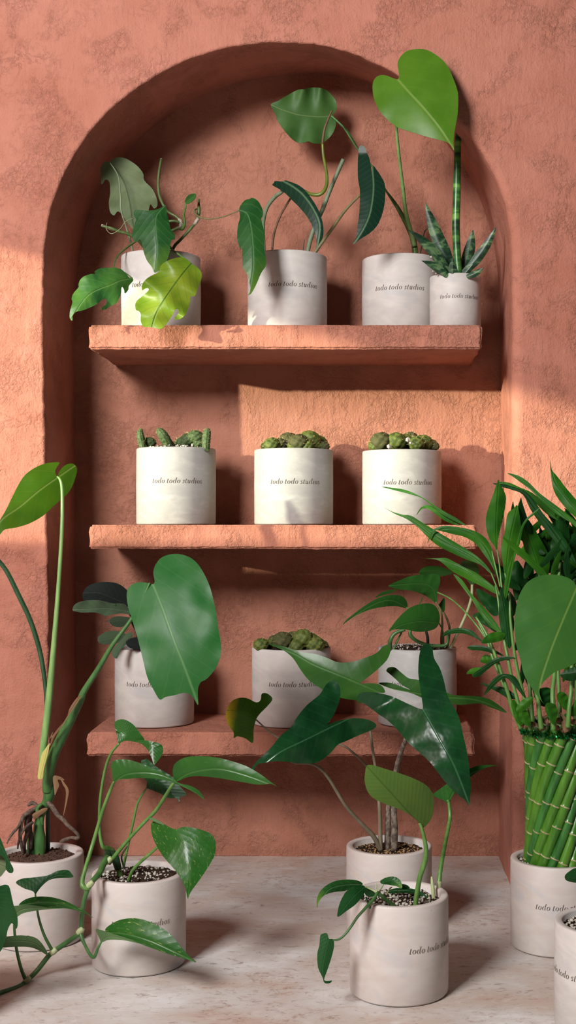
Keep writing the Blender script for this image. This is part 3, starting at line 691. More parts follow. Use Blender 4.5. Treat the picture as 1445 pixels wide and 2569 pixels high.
# ---------------- cactus pots
def fib(n):
    i = np.arange(n)+.5; ph = np.arccos(1-2*i/n); th = PI*(1+5**.5)*i
    return np.stack([np.cos(th)*np.sin(ph), np.sin(th)*np.sin(ph), np.cos(ph)], 1)
def globe(r, c, rad, nt, seed, mat, sq=.85):
    bm = bmesh.new(); bmesh.ops.create_icosphere(bm, subdivisions=4, radius=1); rs = random.Random(seed)
    T = fib(nt); R0 = np.array([v.co[:] for v in bm.verts]); dt = (R0@T.T).max(1); ang = np.arccos(np.clip(dt, -1, 1)); w_ = math.sqrt(4/nt)*1.15
    k = 1+.24*np.sqrt(np.clip(1-(ang/w_)**2, 0, 1))-.1
    rz = rs.uniform(0, 6); M = np.array([[math.cos(rz), -math.sin(rz), 0], [math.sin(rz), math.cos(rz), 0], [0, 0, 1]])
    tx = rs.uniform(-.5, .5); M2 = np.array([[1, 0, 0], [0, math.cos(tx), -math.sin(tx)], [0, math.sin(tx), math.cos(tx)]])
    Q = (R0*k[:, None])@M.T@M2.T*np.array([1, 1, sq])*rad+np.array(c)
    vs = [Vector(q) for q in Q]; fs = [tuple(v.index for v in f.verts) for f in bm.faces]; bm.free()
    o = mesh_obj('cactus', vs, fs, mat, r)
    sv, sf = [], []
    for t in (T@M.T@M2.T):
        p = Vector(t*np.array([1, 1, sq])*rad*1.12)+Vector(c); nn = Vector(t)
        if t[2] < -.2: continue
        for q in range(3):
            dr = (nn+Vector((rs.uniform(-.6, .6), rs.uniform(-.6, .6), rs.uniform(-.3, .6)))).normalized(); sd = dr.orthogonal().normalized()*.00022
            e = p+dr*rs.uniform(.0025, .006); b = len(sv); s2 = dr.cross(sd); sv += [p+sd, p-sd*.5+s2*.87, p-sd*.5-s2*.87, e]; sf += [(b, b+1, b+3), (b+1, b+2, b+3), (b+2, b, b+3)]
    mesh_obj('spines', sv, sf, M_SPINE, o, smooth=False)['kind'] = 'stuff'
def finger(r, crop, pts, seed):
    rs = random.Random(seed); pp = catmull([px(crop, q[:2])+tuple(q[2:]) for q in pts], 6); C = [P(x, y, d) for x, y, d, rr in pp]; vs = []; fs = []; sg = 24; nr = len(C)
    R = [max(q[3], .3)*q[2]/F for q in pp]
    for i, c in enumerate(C):
        t = (C[min(i+1, nr-1)]-C[max(i-1, 0)]).normalized(); up = Vector((0, -1, 0)); up = (up-t*up.dot(t)).normalized(); bi = t.cross(up)
        for k in range(sg):
            a = 2*PI*k/sg; vs.append(c+(up*math.cos(a)+bi*math.sin(a))*R[i]*(1+.12*math.cos(a*8)+.06*math.sin(i*2.2)))
    for i in range(nr-1):
        for k in range(sg): a = i*sg+k; b = i*sg+(k+1) % sg; fs.append((a, b, b+sg, a+sg))
    fs.append(tuple(range((nr-1)*sg, nr*sg)))
    o = mesh_obj('cactus', vs, fs, M_CACTF, r); sv, sf = [], []
    for q in range(150):
        i = rs.randrange(1, nr-1); k = rs.randrange(sg); p = vs[i*sg+k]; nn = (p-C[i]).normalized()
        dr = (nn+Vector((rs.uniform(-.7, .7), rs.uniform(-.7, .7), rs.uniform(-.2, .8)))).normalized(); sd = dr.orthogonal().normalized()*.00016; s2 = dr.cross(sd)
        b = len(sv); sv += [p+sd, p-sd*.5+s2*.87, p-sd*.5-s2*.87, p+dr*rs.uniform(.0015, .0035)]; sf += [(b, b+1, b+3), (b+1, b+2, b+3), (b+2, b, b+3)]
    mesh_obj('spines', sv, sf, M_SPINE, o, smooth=False)['kind'] = 'stuff'

r = potted('potted_cactus', 442, SD, ZT2, 'white pot of upright finger-shaped cacti, at the left of the middle shelf', group='cactus pots on the shelves')
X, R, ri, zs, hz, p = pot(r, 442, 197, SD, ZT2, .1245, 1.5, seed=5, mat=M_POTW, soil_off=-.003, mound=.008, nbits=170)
finger(r, 'D', [(214,150,2.06,6),(208,120,2.06,8.5),(204,98,2.06,8.5),(203,84,2.06,6.5),(208,74,2.06,3)], 1)
finger(r, 'D', [(306,150,2.06,9),(294,122,2.055,11.5),(280,98,2.05,11.5),(268,82,2.05,9),(263,73,2.05,4)], 2)
finger(r, 'D', [(424,150,2.05,8),(424,120,2.05,9.5),(426,98,2.05,9.5),(428,82,2.05,8),(429,73,2.05,4)], 3)
for i, (x, y, rr) in enumerate([(365,112,.0125),(388,104,.0135),(398,122,.011),(345,122,.011),(232,122,.011),(216,126,.009),(300,128,.008)]):
    globe(r, P(*px('D', (x, y)), 2.08), rr, 46, 40+i, M_CACTF, .8)
r = potted('potted_cactus', 737, SD, ZT2, 'white pot of low knobbly cacti in the centre of the middle shelf', group='cactus pots on the shelves')
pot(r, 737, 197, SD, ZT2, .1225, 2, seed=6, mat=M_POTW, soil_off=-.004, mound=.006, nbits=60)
G1 = [(645,128,.0125,0),(672,128,.0115,1),(700,118,.0165,1),(735,122,.0155,1),(770,113,.017,0),(800,124,.0145,0),(762,132,.0115,0),(820,134,.0085,1),(627,134,.009,0),(720,132,.0105,0),(788,132,.0115,0)]
for i, (x, y, rr, m) in enumerate(G1): globe(r, P(*px('D', (x, y)), [2.05, 2.09, 2.12][i % 3]), rr, 34, 60+i, M_CACTD if m else M_CACT)
r = potted('potted_cactus', 1008, SD, ZT2, 'white pot of plump green knobbly cacti at the right of the middle shelf', group='cactus pots on the shelves')
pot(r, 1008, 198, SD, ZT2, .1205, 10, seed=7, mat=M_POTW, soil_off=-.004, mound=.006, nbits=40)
G2 = [(1012,118,.0165,1),(1000,126,.0125,0),(1030,124,.0145,0),(1062,118,.016,0),(1088,124,.0165,0),(1110,108,.0125,1),(1130,124,.0125,0),(1152,124,.0155,0),(1180,130,.0105,1),(988,132,.009,0),(1192,134,.007,1)]
for i, (x, y, rr, m) in enumerate(G2): globe(r, P(*px('D', (x, y)), [2.05, 2.08, 2.11][i % 3]), rr, 34, 80+i, M_CACTD if m else M_CACT)
vs, fs = [], []
for q in ((1102,111),(1038,134),(1110,122)): blob(vs, fs, P(*px('D', q), 2.03), .0045)
mesh_obj('perlite_lumps', vs, fs, M_PERL, r, smooth=False)['kind'] = 'stuff'
r = potted('potted_cactus', 731, SD, ZT3, 'white pot of clustered yellow-green cacti in the centre of the lowest shelf', group='cactus pots on the shelves')
pot(r, 731, 197, SD, ZT3, .1245, 3, seed=8, mat=M_POT, soil_off=-.004, mound=.006, nbits=30)
G3 = [(225,425,.0115),(262,432,.0125),(300,415,.0145),(330,405,.0155),(355,425,.0155),(385,402,.0155),(430,392,.0155),(425,425,.017),(465,410,.0155),(490,425,.0145),(518,432,.0115),(240,442,.0095),(395,432,.0135)]
for i, (x, y, rr) in enumerate(G3): globe(r, P(*px('F', (x, y)), [2.05, 2.08, 2.11][i % 3]), rr, 32, 100+i, M_CACTD if i in (2, 3, 5) else M_CACT)

# I: African violet
r = potted('potted_african_violet', 388, SD, ZT3, 'white pot of dark fuzzy round leaves at the left of the lowest shelf')
pot(r, 388, 196, SD, ZT3, .1245, -6.6, seed=9, mat=M_POT)
for q in ([(840,1230,2.08,4),(830,1100,2.06,4),(780,980,2.04,3.5),(690,930,2.02,3)], [(830,1230,2.07,3.5),(790,1140,2.05,3.5),(700,1135,2.03,3),(640,1140,2.02,2.5)], [(850,1230,2.08,4),(860,1100,2.06,4),(850,960,2.05,4)]):
    tube(r, 'E', q, 'dkgreen', 'leaf_stalk')
leaf(r, 'E', [(505,905),(500,865),(530,820),(600,797),(680,797),(740,820),(790,870),(830,920),(830,960),(775,945),(700,930),(600,915),(540,915)], [(830,950),(700,900),(600,860),(510,860)], 2.06, 2.04, 'fuzz', fold=.3, label='near-black fuzzy leaf', thick=.0015)
leaf(r, 'E', [(440,965),(455,930),(520,908),(600,908),(680,925),(740,928),(775,950),(790,990),(740,985),(680,990),(640,1000),(600,985),(560,978),(500,980),(470,975)], [(785,975),(650,955),(440,962)], 2.03, 2.0, 'fuzzg', fold=-.2, thick=.0015, wav=.1)
leaf(r, 'E', [(657,1030),(690,1005),(740,1003),(800,1015),(790,1045),(750,1062),(715,1068),(680,1058)], [(800,1025),(657,1032)], 2.04, 2.01, 'fuzzg', fold=.2, thick=.0015)
leaf(r, 'E', [(592,1145),(600,1120),(640,1098),(690,1090),(740,1098),(765,1118),(740,1150),(700,1165),(640,1172),(605,1166)], [(765,1115),(600,1148)], 2.02, 1.995, 'fuzzg', fold=.2, thick=.0015)
leaf(r, 'E', [(798,1102),(770,1105),(735,1140),(700,1180),(678,1210),(680,1245),(700,1256),(712,1250),(730,1205),(770,1165),(800,1125)], [(798,1105),(740,1165),(690,1250)], 2.01, 1.985, 'fuzzg', fold=.3, thick=.0015)
leaf(r, 'E', [(760,1165),(790,1135),(850,1130),(890,1160),(890,1200),(800,1200)], [(890,1180),(760,1170)], 2.02, 2.0, 'fuzz', fold=.3, thick=.0015)
leaf(r, 'E', [(790,1000),(860,960),(900,1000),(900,1080),(840,1110),(800,1060)], [(850,1110),(850,970)], 2.05, 2.03, 'fuzz', fold=.3, thick=.0015)

# K: small pothos on lowest shelf
r = potted('potted_pothos', 1047, SD, ZT3, 'white pot of pointed green leaves at the right of the lowest shelf, behind the bamboo')
pot(r, 1047, 196, SD, ZT3, .1245, -3, seed=10, mat=M_POTW, soil_off=-.004, mound=.006, nbits=150)
tube(r, 'F', [(855,450,2.04,5.5),(858,405,2.03,5),(880,370,2.03,4.6),(930,350,2.03,4)], 'mid', 'stem')
tube(r, 'F', [(872,450,2.04,2.6),(895,400,2.04,2.5),(915,360,2.04,2.4)], 'green', 'stem')
tube(r, 'F', [(960,345,2.03,3),(955,375,2.03,5),(985,405,2.03,4.6),(1040,425,2.03,4.2),(1100,430,2.03,4),(1135,420,2.03,4),(1140,380,2.03,3)], 'mid', 'stem')
tube(r, 'F', [(1030,350,2.05,3),(1040,390,2.05,4),(1042,450,2.05,4)], 'dark', 'stem')
tube(r, 'F', [(1080,215,2.03,2.2),(1105,260,2.03,2.6),(1112,320,2.04,3),(1108,400,2.05,3.4),(1112,450,2.06,3.4)], 'olive', 'stem')
tube(r, 'F', [(1118,265,2.05,2.4),(1140,310,2.05,3),(1148,360,2.05,3),(1135,450,2.06,3.4)], 'olive', 'stem')
tube(r, 'F', [(1258,130,2.07,3.4),(1255,190,2.07,3.6),(1235,260,2.07,3.6),(1200,340,2.07,3.6),(1150,445,2.06,3.6)], 'pale', 'stem')
tube(r, 'F', [(935,243,2.02,1.8),(965,258,2.02,1.8),(990,290,2.03,2),(1000,350,2.04,2)], 'green', 'leaf_stalk')
tube(r, 'F', [(1015,195,2.04,1.5),(1000,225,2.05,1.5),(990,260,2.05,1.5)], 'green', 'leaf_stalk')
tube(r, 'F', [(1095,318,2.0,1.8),(1110,345,2.01,1.8),(1118,380,2.03,2),(1118,445,2.05,2)], 'mid', 'leaf_stalk')
leaf(r, 'F', [(850,135),(900,110),(960,88),(1040,78),(1092,82),(1102,115),(1088,165),(1085,225),(1060,205),(1020,180),(960,160),(900,155),(865,145)], [(1085,222),(1040,130),(850,135)], 2.03, 2.0, 'poth', fold=.2, wav=.05)
leaf(r, 'F', [(625,328),(640,305),(670,280),(730,235),(790,200),(850,182),(910,185),(938,212),(938,245),(890,236),(830,238),(760,252),(700,277),(650,307)], [(938,243),(850,205),(740,245),(625,328)], 2.02, 1.98, 'poth', fold=.2, bow=.3)
leaf(r, 'F', [(850,357),(900,290),(960,240),(1030,222),(1075,232),(1098,272),(1097,318),(1070,350),(1000,362),(930,350),(880,350)], [(1096,318),(1000,310),(920,325),(850,357)], 1.995, 1.965, 'poth', fold=.15, bow=.3)
leaf(r, 'F', [(1003,62),(1030,42),(1090,40),(1130,52),(1165,72),(1130,85),(1080,92),(1005,80)], [(1165,72),(1080,60),(1003,66)], 2.06, 2.04, 'poth', fold=.3)
leaf(r, 'F', [(1205,22),(1235,12),(1262,14),(1292,50),(1285,90),(1262,135),(1235,110),(1215,75)], [(1262,135),(1245,70),(1230,14)], 2.08, 2.07, 'heart2', fold=.2)
leaf(r, 'F', [(1090,240),(1108,210),(1122,195),(1126,225),(1122,262),(1105,262)], [(1118,262),(1120,198)], 2.05, 2.05, 'poth', fold=.2)
leaf(r, 'F', [(785,195),(810,172),(850,158),(890,155),(860,172),(820,182)], [(890,156),(785,195)], 2.05, 2.03, 'poth', fold=.2)

# ---------------- on the floor
ZF = 0.0; HF = .118
# L: tall monstera at left
r = potted('potted_monstera', 98, 1.75, ZF, 'far left floor pot with thick stems, bare roots and a huge drooping leaf')
pot(r, 98, 219, 1.75, ZF, HF, 170, seed=12, mat=M_POTP, soil=M_SOILB, mound=.008, soil_off=-.008, nbits=0)
tube(r, 'K', [(432,1130,1.745,12),(430,1010,1.745,13.5),(425,880,1.745,15),(415,760,1.745,13),(430,640,1.745,11),(470,540,1.745,11),(515,450,1.745,13),(532,360,1.745,15.5),(525,270,1.745,16),(535,210,1.745,15)], 'mid', 'trunk')
tube(r, 'K', [(350,1100,1.75,14),(355,980,1.75,15),(365,880,1.75,17),(400,830,1.75,12),(420,800,1.75,9)], 'dkgreen', 'root_collar')
tube(r, 'K', [(516,1060,1.76,5.5),(512,700,1.76,5.5),(512,540,1.755,5.5)], 'dkgreen', 'stem')
tube(r, 'K', [(450,500,1.73,4),(400,560,1.725,5),(440,640,1.72,6.5),(458,730,1.72,2)], 'mid', 'shoot')
tube(r, 'K', [(510,485,1.735,5.4),(560,530,1.73,6.2),(620,620,1.725,6),(680,670,1.72,5.4),(730,730,1.715,5),(800,790,1.715,4.4),(842,840,1.718,4.4),(830,868,1.72,5),(770,862,1.725,4),(690,890,1.73,5.2),(650,905,1.735,3)], 'root', 'root')
for q in ([(460,520,1.735,5),(380,550,1.73,5),(310,590,1.725,6),(250,640,1.72,5.5),(225,740,1.715,5),(215,850,1.715,4.5),(235,960,1.72,4),(250,1040,1.725,4)],
          [(245,640,1.72,4),(200,740,1.71,3.5),(140,810,1.70,3.5),(100,870,1.695,2.4),(75,925,1.69,1.6)], [(300,600,1.73,5),(280,700,1.725,5),(290,820,1.725,5.5),(260,920,1.73,5),(265,1030,1.73,4)],
          [(450,550,1.735,4),(380,590,1.735,6),(330,640,1.735,5),(320,740,1.735,6),(330,860,1.735,6),(330,980,1.74,5)], [(300,520,1.73,3),(340,490,1.73,5.5),(375,500,1.73,4),(420,540,1.73,4)], [(350,700,1.73,4),(290,740,1.72,4),(240,800,1.715,3.4),(200,900,1.715,3),(190,980,1.72,2)]):
    tube(r, 'K', q, 'root', 'root', seg=9)
leaf(r, 'K', [(350,610),(400,580),(460,548),(510,545),(490,580),(430,625),(375,665),(352,645)], [(510,548),(350,640)], 1.715, 1.71, 'dry', fold=.4, name='dry_sheath', label='orange-brown dry sheath')
leaf(r, 'K', [(570,205),(640,205),(690,240),(672,248),(620,240),(635,300),(615,350),(590,405),(580,330)], [(600,210),(600,400)], 1.73, 1.72, 'dry', fold=.4, name='dry_sheath', label='papery brown dry sheath')
leaf(r, 'K', [(650,225),(700,285),(738,350),(728,440),(705,540),(678,635),(690,540),(705,440),(705,350),(672,285)], [(655,230),(720,350),(678,635)], 1.72, 1.70, 'dry', fold=.4, name='dry_sheath', label='curled hanging strip of dry sheath')
tube(r, 'E', [(-60,590,1.74,5),(-30,640,1.74,5.2),(40,730,1.745,5.6),(110,870,1.75,6),(180,1020,1.755,6),(232,1180,1.76,6),(262,1330,1.76,5.6),(278,1480,1.758,5),(280,1600,1.755,5),(262,1780,1.75,4)], 'dkgreen', 'leaf_stalk', label='dark green leaf stalk')
tube(r, 'E', [(345,158,1.765,1.6),(362,175,1.762,3.2),(374,220,1.76,4),(377,330,1.757,4.4),(372,520,1.75,4.8),(355,800,1.745,5.4),(335,1060,1.74,6.4),(312,1330,1.738,7.6),(288,1580,1.736,9.2),(262,1800,1.736,9),(245,1950,1.735,6)], 'light', 'leaf_stalk', label='pale bright green leaf stalk')
leaf(r, 'E', [(345,156),(333,130),(344,100),(360,74),(330,72),(270,80),(210,105),(150,150),(110,210),(70,290),(30,370),(0,420),(-40,500),(-60,570),(0,508),(30,477),(100,465),(180,440),(260,395),(320,340),(365,300),(400,270),(435,220),(460,150),(465,110),(445,82),(410,82),(380,100),(358,130)],
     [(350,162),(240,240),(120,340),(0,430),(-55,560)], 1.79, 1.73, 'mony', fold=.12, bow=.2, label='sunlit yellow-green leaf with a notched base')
tube(r, 'E', [(905,800,1.70,3),(860,900,1.70,3.8),(790,1025,1.70,4.6),(680,1175,1.70,5.6),(600,1310,1.705,6.6),(510,1450,1.71,7.8),(490,1500,1.712,9.5),(440,1600,1.72,11.5),(380,1720,1.725,13),(320,1850,1.73,13.5),(290,1990,1.738,13.5),(288,2060,1.742,13)], 'mid', 'leaf_stalk', label='thick blue-green stalk with a sheath')
leaf(r, 'E', [(488,1480),(460,1500),(420,1560),(400,1620),(350,1680),(300,1745),(320,1700),(300,1790),(330,1730),(380,1660),(430,1580),(470,1520)], [(488,1482),(400,1620),(300,1780)], 1.70, 1.71, 'dry', fold=.1, name='dry_sheath', label='dry edge of the stalk sheath')
leaf(r, 'E', [(250,1840),(275,1800),(300,1770),(285,1850),(265,1920),(258,1980),(228,1980),(236,1910)], [(295,1775),(245,1980)], 1.712, 1.712, leaf_mat('sheath_yellow', lin(196, 188, 110), lin(150, 160, 70), .5, par=True, nv=2), fold=.3, name='dry_sheath', label='yellow cut sheath end')
leaf(r, 'E', [(920,808),(934,790),(926,740),(940,690),(980,645),(1050,625),(1120,635),(1180,670),(1230,740),(1270,830),(1300,950),(1320,1080),(1336,1180),(1330,1250),(1300,1320),(1250,1380),(1212,1402),(1195,1450),(1197,1537),(1175,1505),(1150,1475),(1110,1465),(1050,1480),(1000,1490),(965,1505),(930,1450),(890,1370),(860,1250),(830,1130),(800,1030),(775,950),(765,870),(780,825),(820,800),(870,797)],
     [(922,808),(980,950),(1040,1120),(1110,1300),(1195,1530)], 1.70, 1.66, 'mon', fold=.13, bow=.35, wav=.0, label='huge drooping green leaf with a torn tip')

# M: trailing variegated pothos
r = potted('potted_pothos', 349, 1.655, ZF, 'pinkish floor pot with yellow-flecked pothos trailing to the left, beside the far left pot')
pot(r, 349, 232, 1.655, ZF, HF, 2, seed=13, mat=M_POTP, nbits=170, soil_off=-.007)
G = 'G'
tube(r, G, [(605,840,1.65,7),(590,780,1.65,7),(565,720,1.645,9),(540,700,1.64,7),(518,690,1.635,5),(505,640,1.635,4),(500,560,1.635,3.6),(506,440,1.635,3.6),(530,300,1.63,3.6),(560,220,1.62,3.4),(600,172,1.61,2.8)], 'green', 'stem')
tube(r, G, [(595,800,1.65,9),(575,740,1.645,10.5),(545,720,1.64,10),(535,750,1.63,8)], 'dkgreen', 'stem_base', label='thick dark knotted stem base')
tube(r, G, [(540,745,1.63,8.5),(525,770,1.62,8.2),(500,825,1.60,7.6),(465,865,1.585,6.8),(445,895,1.58,6.2),(425,960,1.58,5.8),(412,1040,1.585,5.8),(408,1110,1.59,6.4),(395,1130,1.592,6),(340,1170,1.598,6.2),(275,1215,1.60,6.4),(245,1240,1.60,6.2),(190,1310,1.595,6.2),(140,1360,1.585,6.2),(90,1395,1.565,6),(0,1425,1.54,5.8),(-60,1450,1.52,5.6)], 'mid', 'vine', label='trailing green vine along the floor')
for x, y, d in ((455,880,1.577), (404,1115,1.586), (270,1218,1.595), (135,1362,1.578), (548,760,1.625)):
    tube(r, G, [(x+14,y-14,d,6.2),(x,y,d,8.2),(x-14,y+12,d,6.4)], 'pale', 'vine_node')
tube(r, G, [(575,363,1.60,3),(560,395,1.605,4),(520,500,1.61,4.6),(490,600,1.61,4.8),(460,700,1.605,5),(430,800,1.59,5.2),(414,860,1.582,6),(418,890,1.578,6.6),(440,900,1.578,6.6),(458,882,1.577,6)], 'green', 'leaf_stalk')
tube(r, G, [(740,393,1.64,2.2),(715,430,1.64,2.8),(690,480,1.64,3),(672,560,1.645,3.2),(650,660,1.65,3.2),(628,760,1.65,3.4),(622,800,1.65,3.4)], 'green', 'leaf_stalk')
tube(r, G, [(884,358,1.585,3),(860,390,1.59,4),(830,440,1.60,4.6),(785,508,1.61,4.8),(720,575,1.615,4.4),(660,640,1.62,4.2),(600,710,1.625,5),(548,775,1.628,5.6)], 'green', 'leaf_stalk')
tube(r, G, [(648,862,1.62,4.4),(665,815,1.61,4.2),(700,775,1.60,4),(745,735,1.59,4),(795,690,1.585,3.6),(840,640,1.582,3),(882,602,1.575,2)], 'green', 'leaf_stalk')
tube(r, G, [(625,800,1.64,2.2),(612,740,1.64,2.2),(640,690,1.64,2)], 'dark', 'stem')
leaf(r, G, [(575,75),(590,55),(625,50),(670,75),(705,120),(728,155),(700,166),(650,158),(620,160),(596,172),(590,130)], [(600,170),(640,130),(625,55)], 1.61, 1.615, 'poth', fold=.2, label='upper half of a curled leaf')
leaf(r, G, [(680,158),(728,155),(770,162),(810,175),(822,200),(815,230),(795,258),(776,278),(765,248),(745,205),(715,175)], [(685,160),(760,180),(776,278)], 1.61, 1.59, 'poth', fold=.2, label='drooping half of a curled leaf')
leaf(r, G, [(560,278),(580,255),(640,252),(720,275),(800,310),(870,350),(900,370),(960,385),(1005,412),(1028,452),(990,425),(940,398),(880,372),(860,362),(780,348),(700,345),(640,350),(600,352),(572,368),(565,320)], [(573,366),(640,325),(760,318),(870,352),(1026,450)], 1.60, 1.58, 'poth', fold=.25, bow=.2)
leaf(r, G, [(710,265),(725,252),(745,252),(790,290),(870,340),(905,385),(938,425),(918,438),(905,445),(907,474),(890,447),(850,445),(790,415),(745,398),(738,385),(740,360),(728,345)], [(740,393),(800,370),(907,472)], 1.645, 1.63, 'dark', fold=.25)
leaf(r, G, [(870,300),(885,268),(930,242),(1000,235),(1080,240),(1160,258),(1240,285),(1310,325),(1350,355),(1395,388),(1362,374),(1300,378),(1200,362),(1100,345),(1000,335),(940,342),(890,362),(873,345)], [(884,360),(960,318),(1100,298),(1240,330),(1390,386)], 1.585, 1.54, 'poth', fold=.25, bow=.2)
leaf(r, G, [(762,572),(790,562),(830,580),(880,602),(930,590),(1000,602),(1060,625),(1085,665),(1082,730),(1050,790),(1010,850),(960,920),(945,952),(930,890),(890,820),(830,750),(790,690),(765,630)], [(882,602),(930,690),(955,820),(945,950)], 1.57, 1.535, 'pothv', fold=.22, bow=.3, label='heart-shaped leaf with cream flecks')
leaf(r, G, [(750,552),(765,545),(800,560),(840,588),(800,575),(770,562)], [(750,552),(840,588)], 1.585, 1.58, 'pothu', fold=.1)
leaf(r, G, [(530,1115),(560,1080),(620,1055),(700,1053),(780,1080),(850,1125),(900,1180),(945,1235),(988,1273),(940,1258),(860,1235),(760,1200),(680,1170),(600,1142)], [(532,1120),(640,1130),(760,1165),(880,1220),(985,1271)], 1.55, 1.515, 'pothv', fold=.3, bow=.2, label='yellow-flecked leaf across the front of the pot')
leaf(r, G, [(482,1108),(510,1112),(560,1128),(640,1152),(700,1178),(640,1165),(600,1160),(545,1160),(512,1172),(500,1150)], [(510,1170),(560,1142),(700,1178)], 1.553, 1.53, 'pothu', fold=-.2, label='pale underside of the flecked leaf')
tube(r, G, [(510,1170,1.553,2.4),(492,1205,1.555,3.4),(475,1245,1.56,4.6),(455,1235,1.565,4.2),(430,1190,1.575,4),(412,1150,1.583,5),(406,1118,1.587,5)], 'mid', 'leaf_stalk')
leaf(r, G, [(80,872),(110,852),(170,845),(240,835),(290,812),(340,808),(362,828),(366,845),(300,848),(250,858),(215,885),(190,915),(178,932),(165,915),(120,900)], [(178,930),(220,870),(290,835),(364,842)], 1.57, 1.58, 'dark', fold=.3, label='small curled leaf in front of the far left pot')
tube(r, G, [(178,928,1.57,2),(182,970,1.57,2.4),(195,1050,1.575,3),(220,1130,1.585,3.6),(250,1190,1.592,4),(268,1218,1.596,4.6)], 'mid', 'leaf_stalk')
leaf(r, G, [(95,985),(130,955),(190,942),(260,945),(330,965),(400,1000),(440,1025),(467,1050),(420,1022),(340,1003),(240,1000),(150,988)], [(95,985),(220,970),(340,985),(465,1048)], 1.545, 1.56, 'pothv', fold=.3, label='flecked leaf above the trailing vine')
leaf(r, G, [(38,998),(90,988),(160,985),(250,999),(310,1002),(250,1006),(200,1010),(120,1025),(85,1045),(68,1052),(50,1025)], [(70,1050),(120,1005),(310,1002)], 1.547, 1.55, 'pothu', fold=-.2, label='pale underside of the upper trailing leaf')
tube(r, G, [(72,1048,1.547,2.4),(72,1100,1.55,3.2),(82,1200,1.56,3.8),(105,1300,1.57,4.2),(132,1368,1.58,5.4)], 'mid', 'leaf_stalk')
leaf(r, G, [(-40,1175),(0,1150),(60,1140),(120,1138),(180,1150),(220,1190),(242,1238),(200,1215),(150,1197),(80,1195),(0,1200),(-40,1200)], [(242,1236),(180,1180),(80,1165),(-40,1185)], 1.585, 1.53, 'pothu', fold=.2, label='grey-green underside of a leaf at the left edge')

# N: arrow-leaved alocasia
r = potted('potted_alocasia', 976, 1.794, ZF, 'floor pot at the back with dark arrow-shaped leaves on mottled stalks')
pot(r, 976, 214, 1.794, ZF, HF, 46, seed=14, mat=M_POTP, soil=M_SOILK, bits='grit', nbits=420, soil_off=-.009)
H = 'H'
tube(r, H, [(440,560,1.79,6),(405,490,1.785,6),(340,420,1.775,5),(260,330,1.76,4.4),(180,200,1.745,4),(130,140,1.735,3.8),(80,115,1.73,3.4),(0,110,1.72,3),(-40,90,1.715,2.6)], 'taupe', 'leaf_stalk')
tube(r, H, [(440,560,1.79,6.5),(438,480,1.79,5.8),(437,400,1.79,5.2),(432,300,1.79,4.6),(415,150,1.80,4),(400,50,1.80,3.6),(385,-60,1.80,3.2),(370,-90,1.8,2.8)], 'taupe', 'leaf_stalk')
tube(r, H, [(475,560,1.80,8.5),(478,450,1.80,8),(482,330,1.80,7),(510,200,1.79,6.4),(530,100,1.77,6),(565,0,1.74,5.4),(580,-60,1.73,4.8),(592,-150,1.705,4)], 'mott', 'leaf_stalk')
tube(r, H, [(510,560,1.79,9),(512,450,1.79,8.6),(508,350,1.79,7.6),(510,220,1.80,6.6),(550,50,1.81,4.6),(600,-80,1.82,3.6),(600,-160,1.825,2.8)], 'mott', 'leaf_stalk')
tube(r, H, [(436,330,1.795,3.6),(420,220,1.80,3.4),(365,125,1.81,3.2),(300,60,1.82,3),(225,15,1.825,2.8),(60,10,1.825,2.6),(-85,-19,1.825,2.2),(-200,-111,1.822,1.8)], 'taupe', 'leaf_stalk')
Fc = 'F'
leaf(r, Fc, [(838,552),(850,536),(880,536),(910,560),(950,590),(1000,598),(1080,630),(1150,666),(1220,675),(1290,678),(1360,700),(1430,758),(1350,732),(1290,712),(1200,720),(1130,708),(1040,695),(960,662),(880,645),(835,630),(800,612),(860,612),(925,635),(955,645),(915,622),(880,590),(855,568)], [(975,660),(1100,680),(1280,695),(1428,756)], 1.835, 1.86, 'arrow2', fold=.2, bow=.2, label='narrow arrow leaf pointing right')
leaf(r, Fc, [(255,420),(300,425),(360,440),(420,460),(490,470),(550,490),(600,510),(660,510),(730,490),(790,465),(820,435),(850,425),(858,455),(840,500),(790,550),(740,590),(708,615),(760,613),(810,622),(832,658),(790,662),(745,690),(712,712),(690,698),(650,692),(580,675),(520,640),(460,600),(420,550),(380,490),(330,450)], [(705,615),(600,570),(480,520),(380,465),(255,422)], 1.80, 1.84, 'arrow2', fold=.22, bow=.2, label='mid-green arrow leaf pointing left towards the cactus pot')
leaf(r, Fc, [(52,770),(65,720),(100,690),(150,685),(200,707),(222,695),(228,665),(255,664),(280,690),(255,725),(220,760),(200,790),(187,840),(184,905),(150,885),(110,873),(90,880),(90,855),(65,820)], [(200,792),(130,755),(55,745)], 1.825, 1.84, 'yedge', fold=.2, label='small leaf with a yellow edge')
leaf(r, Fc, [(565,604),(590,602),(612,640),(608,700),(580,770),(550,815),(600,798),(680,785),(750,793),(788,815),(775,838),(700,870),(640,897),(600,915),(560,960),(500,1000),(440,1005),(370,1000),(300,995),(240,1003),(210,1010),(188,1038),(180,1078),(175,1040),(200,1000),(240,960),(280,920),(320,870),(370,830),(400,780),(450,720),(510,670),(540,625)], [(532,845),(420,900),(300,960),(180,1060)], 1.72, 1.69, 'arrow', fold=.2, bow=.3, wav=.03, label='dark glossy arrow leaf in the middle')
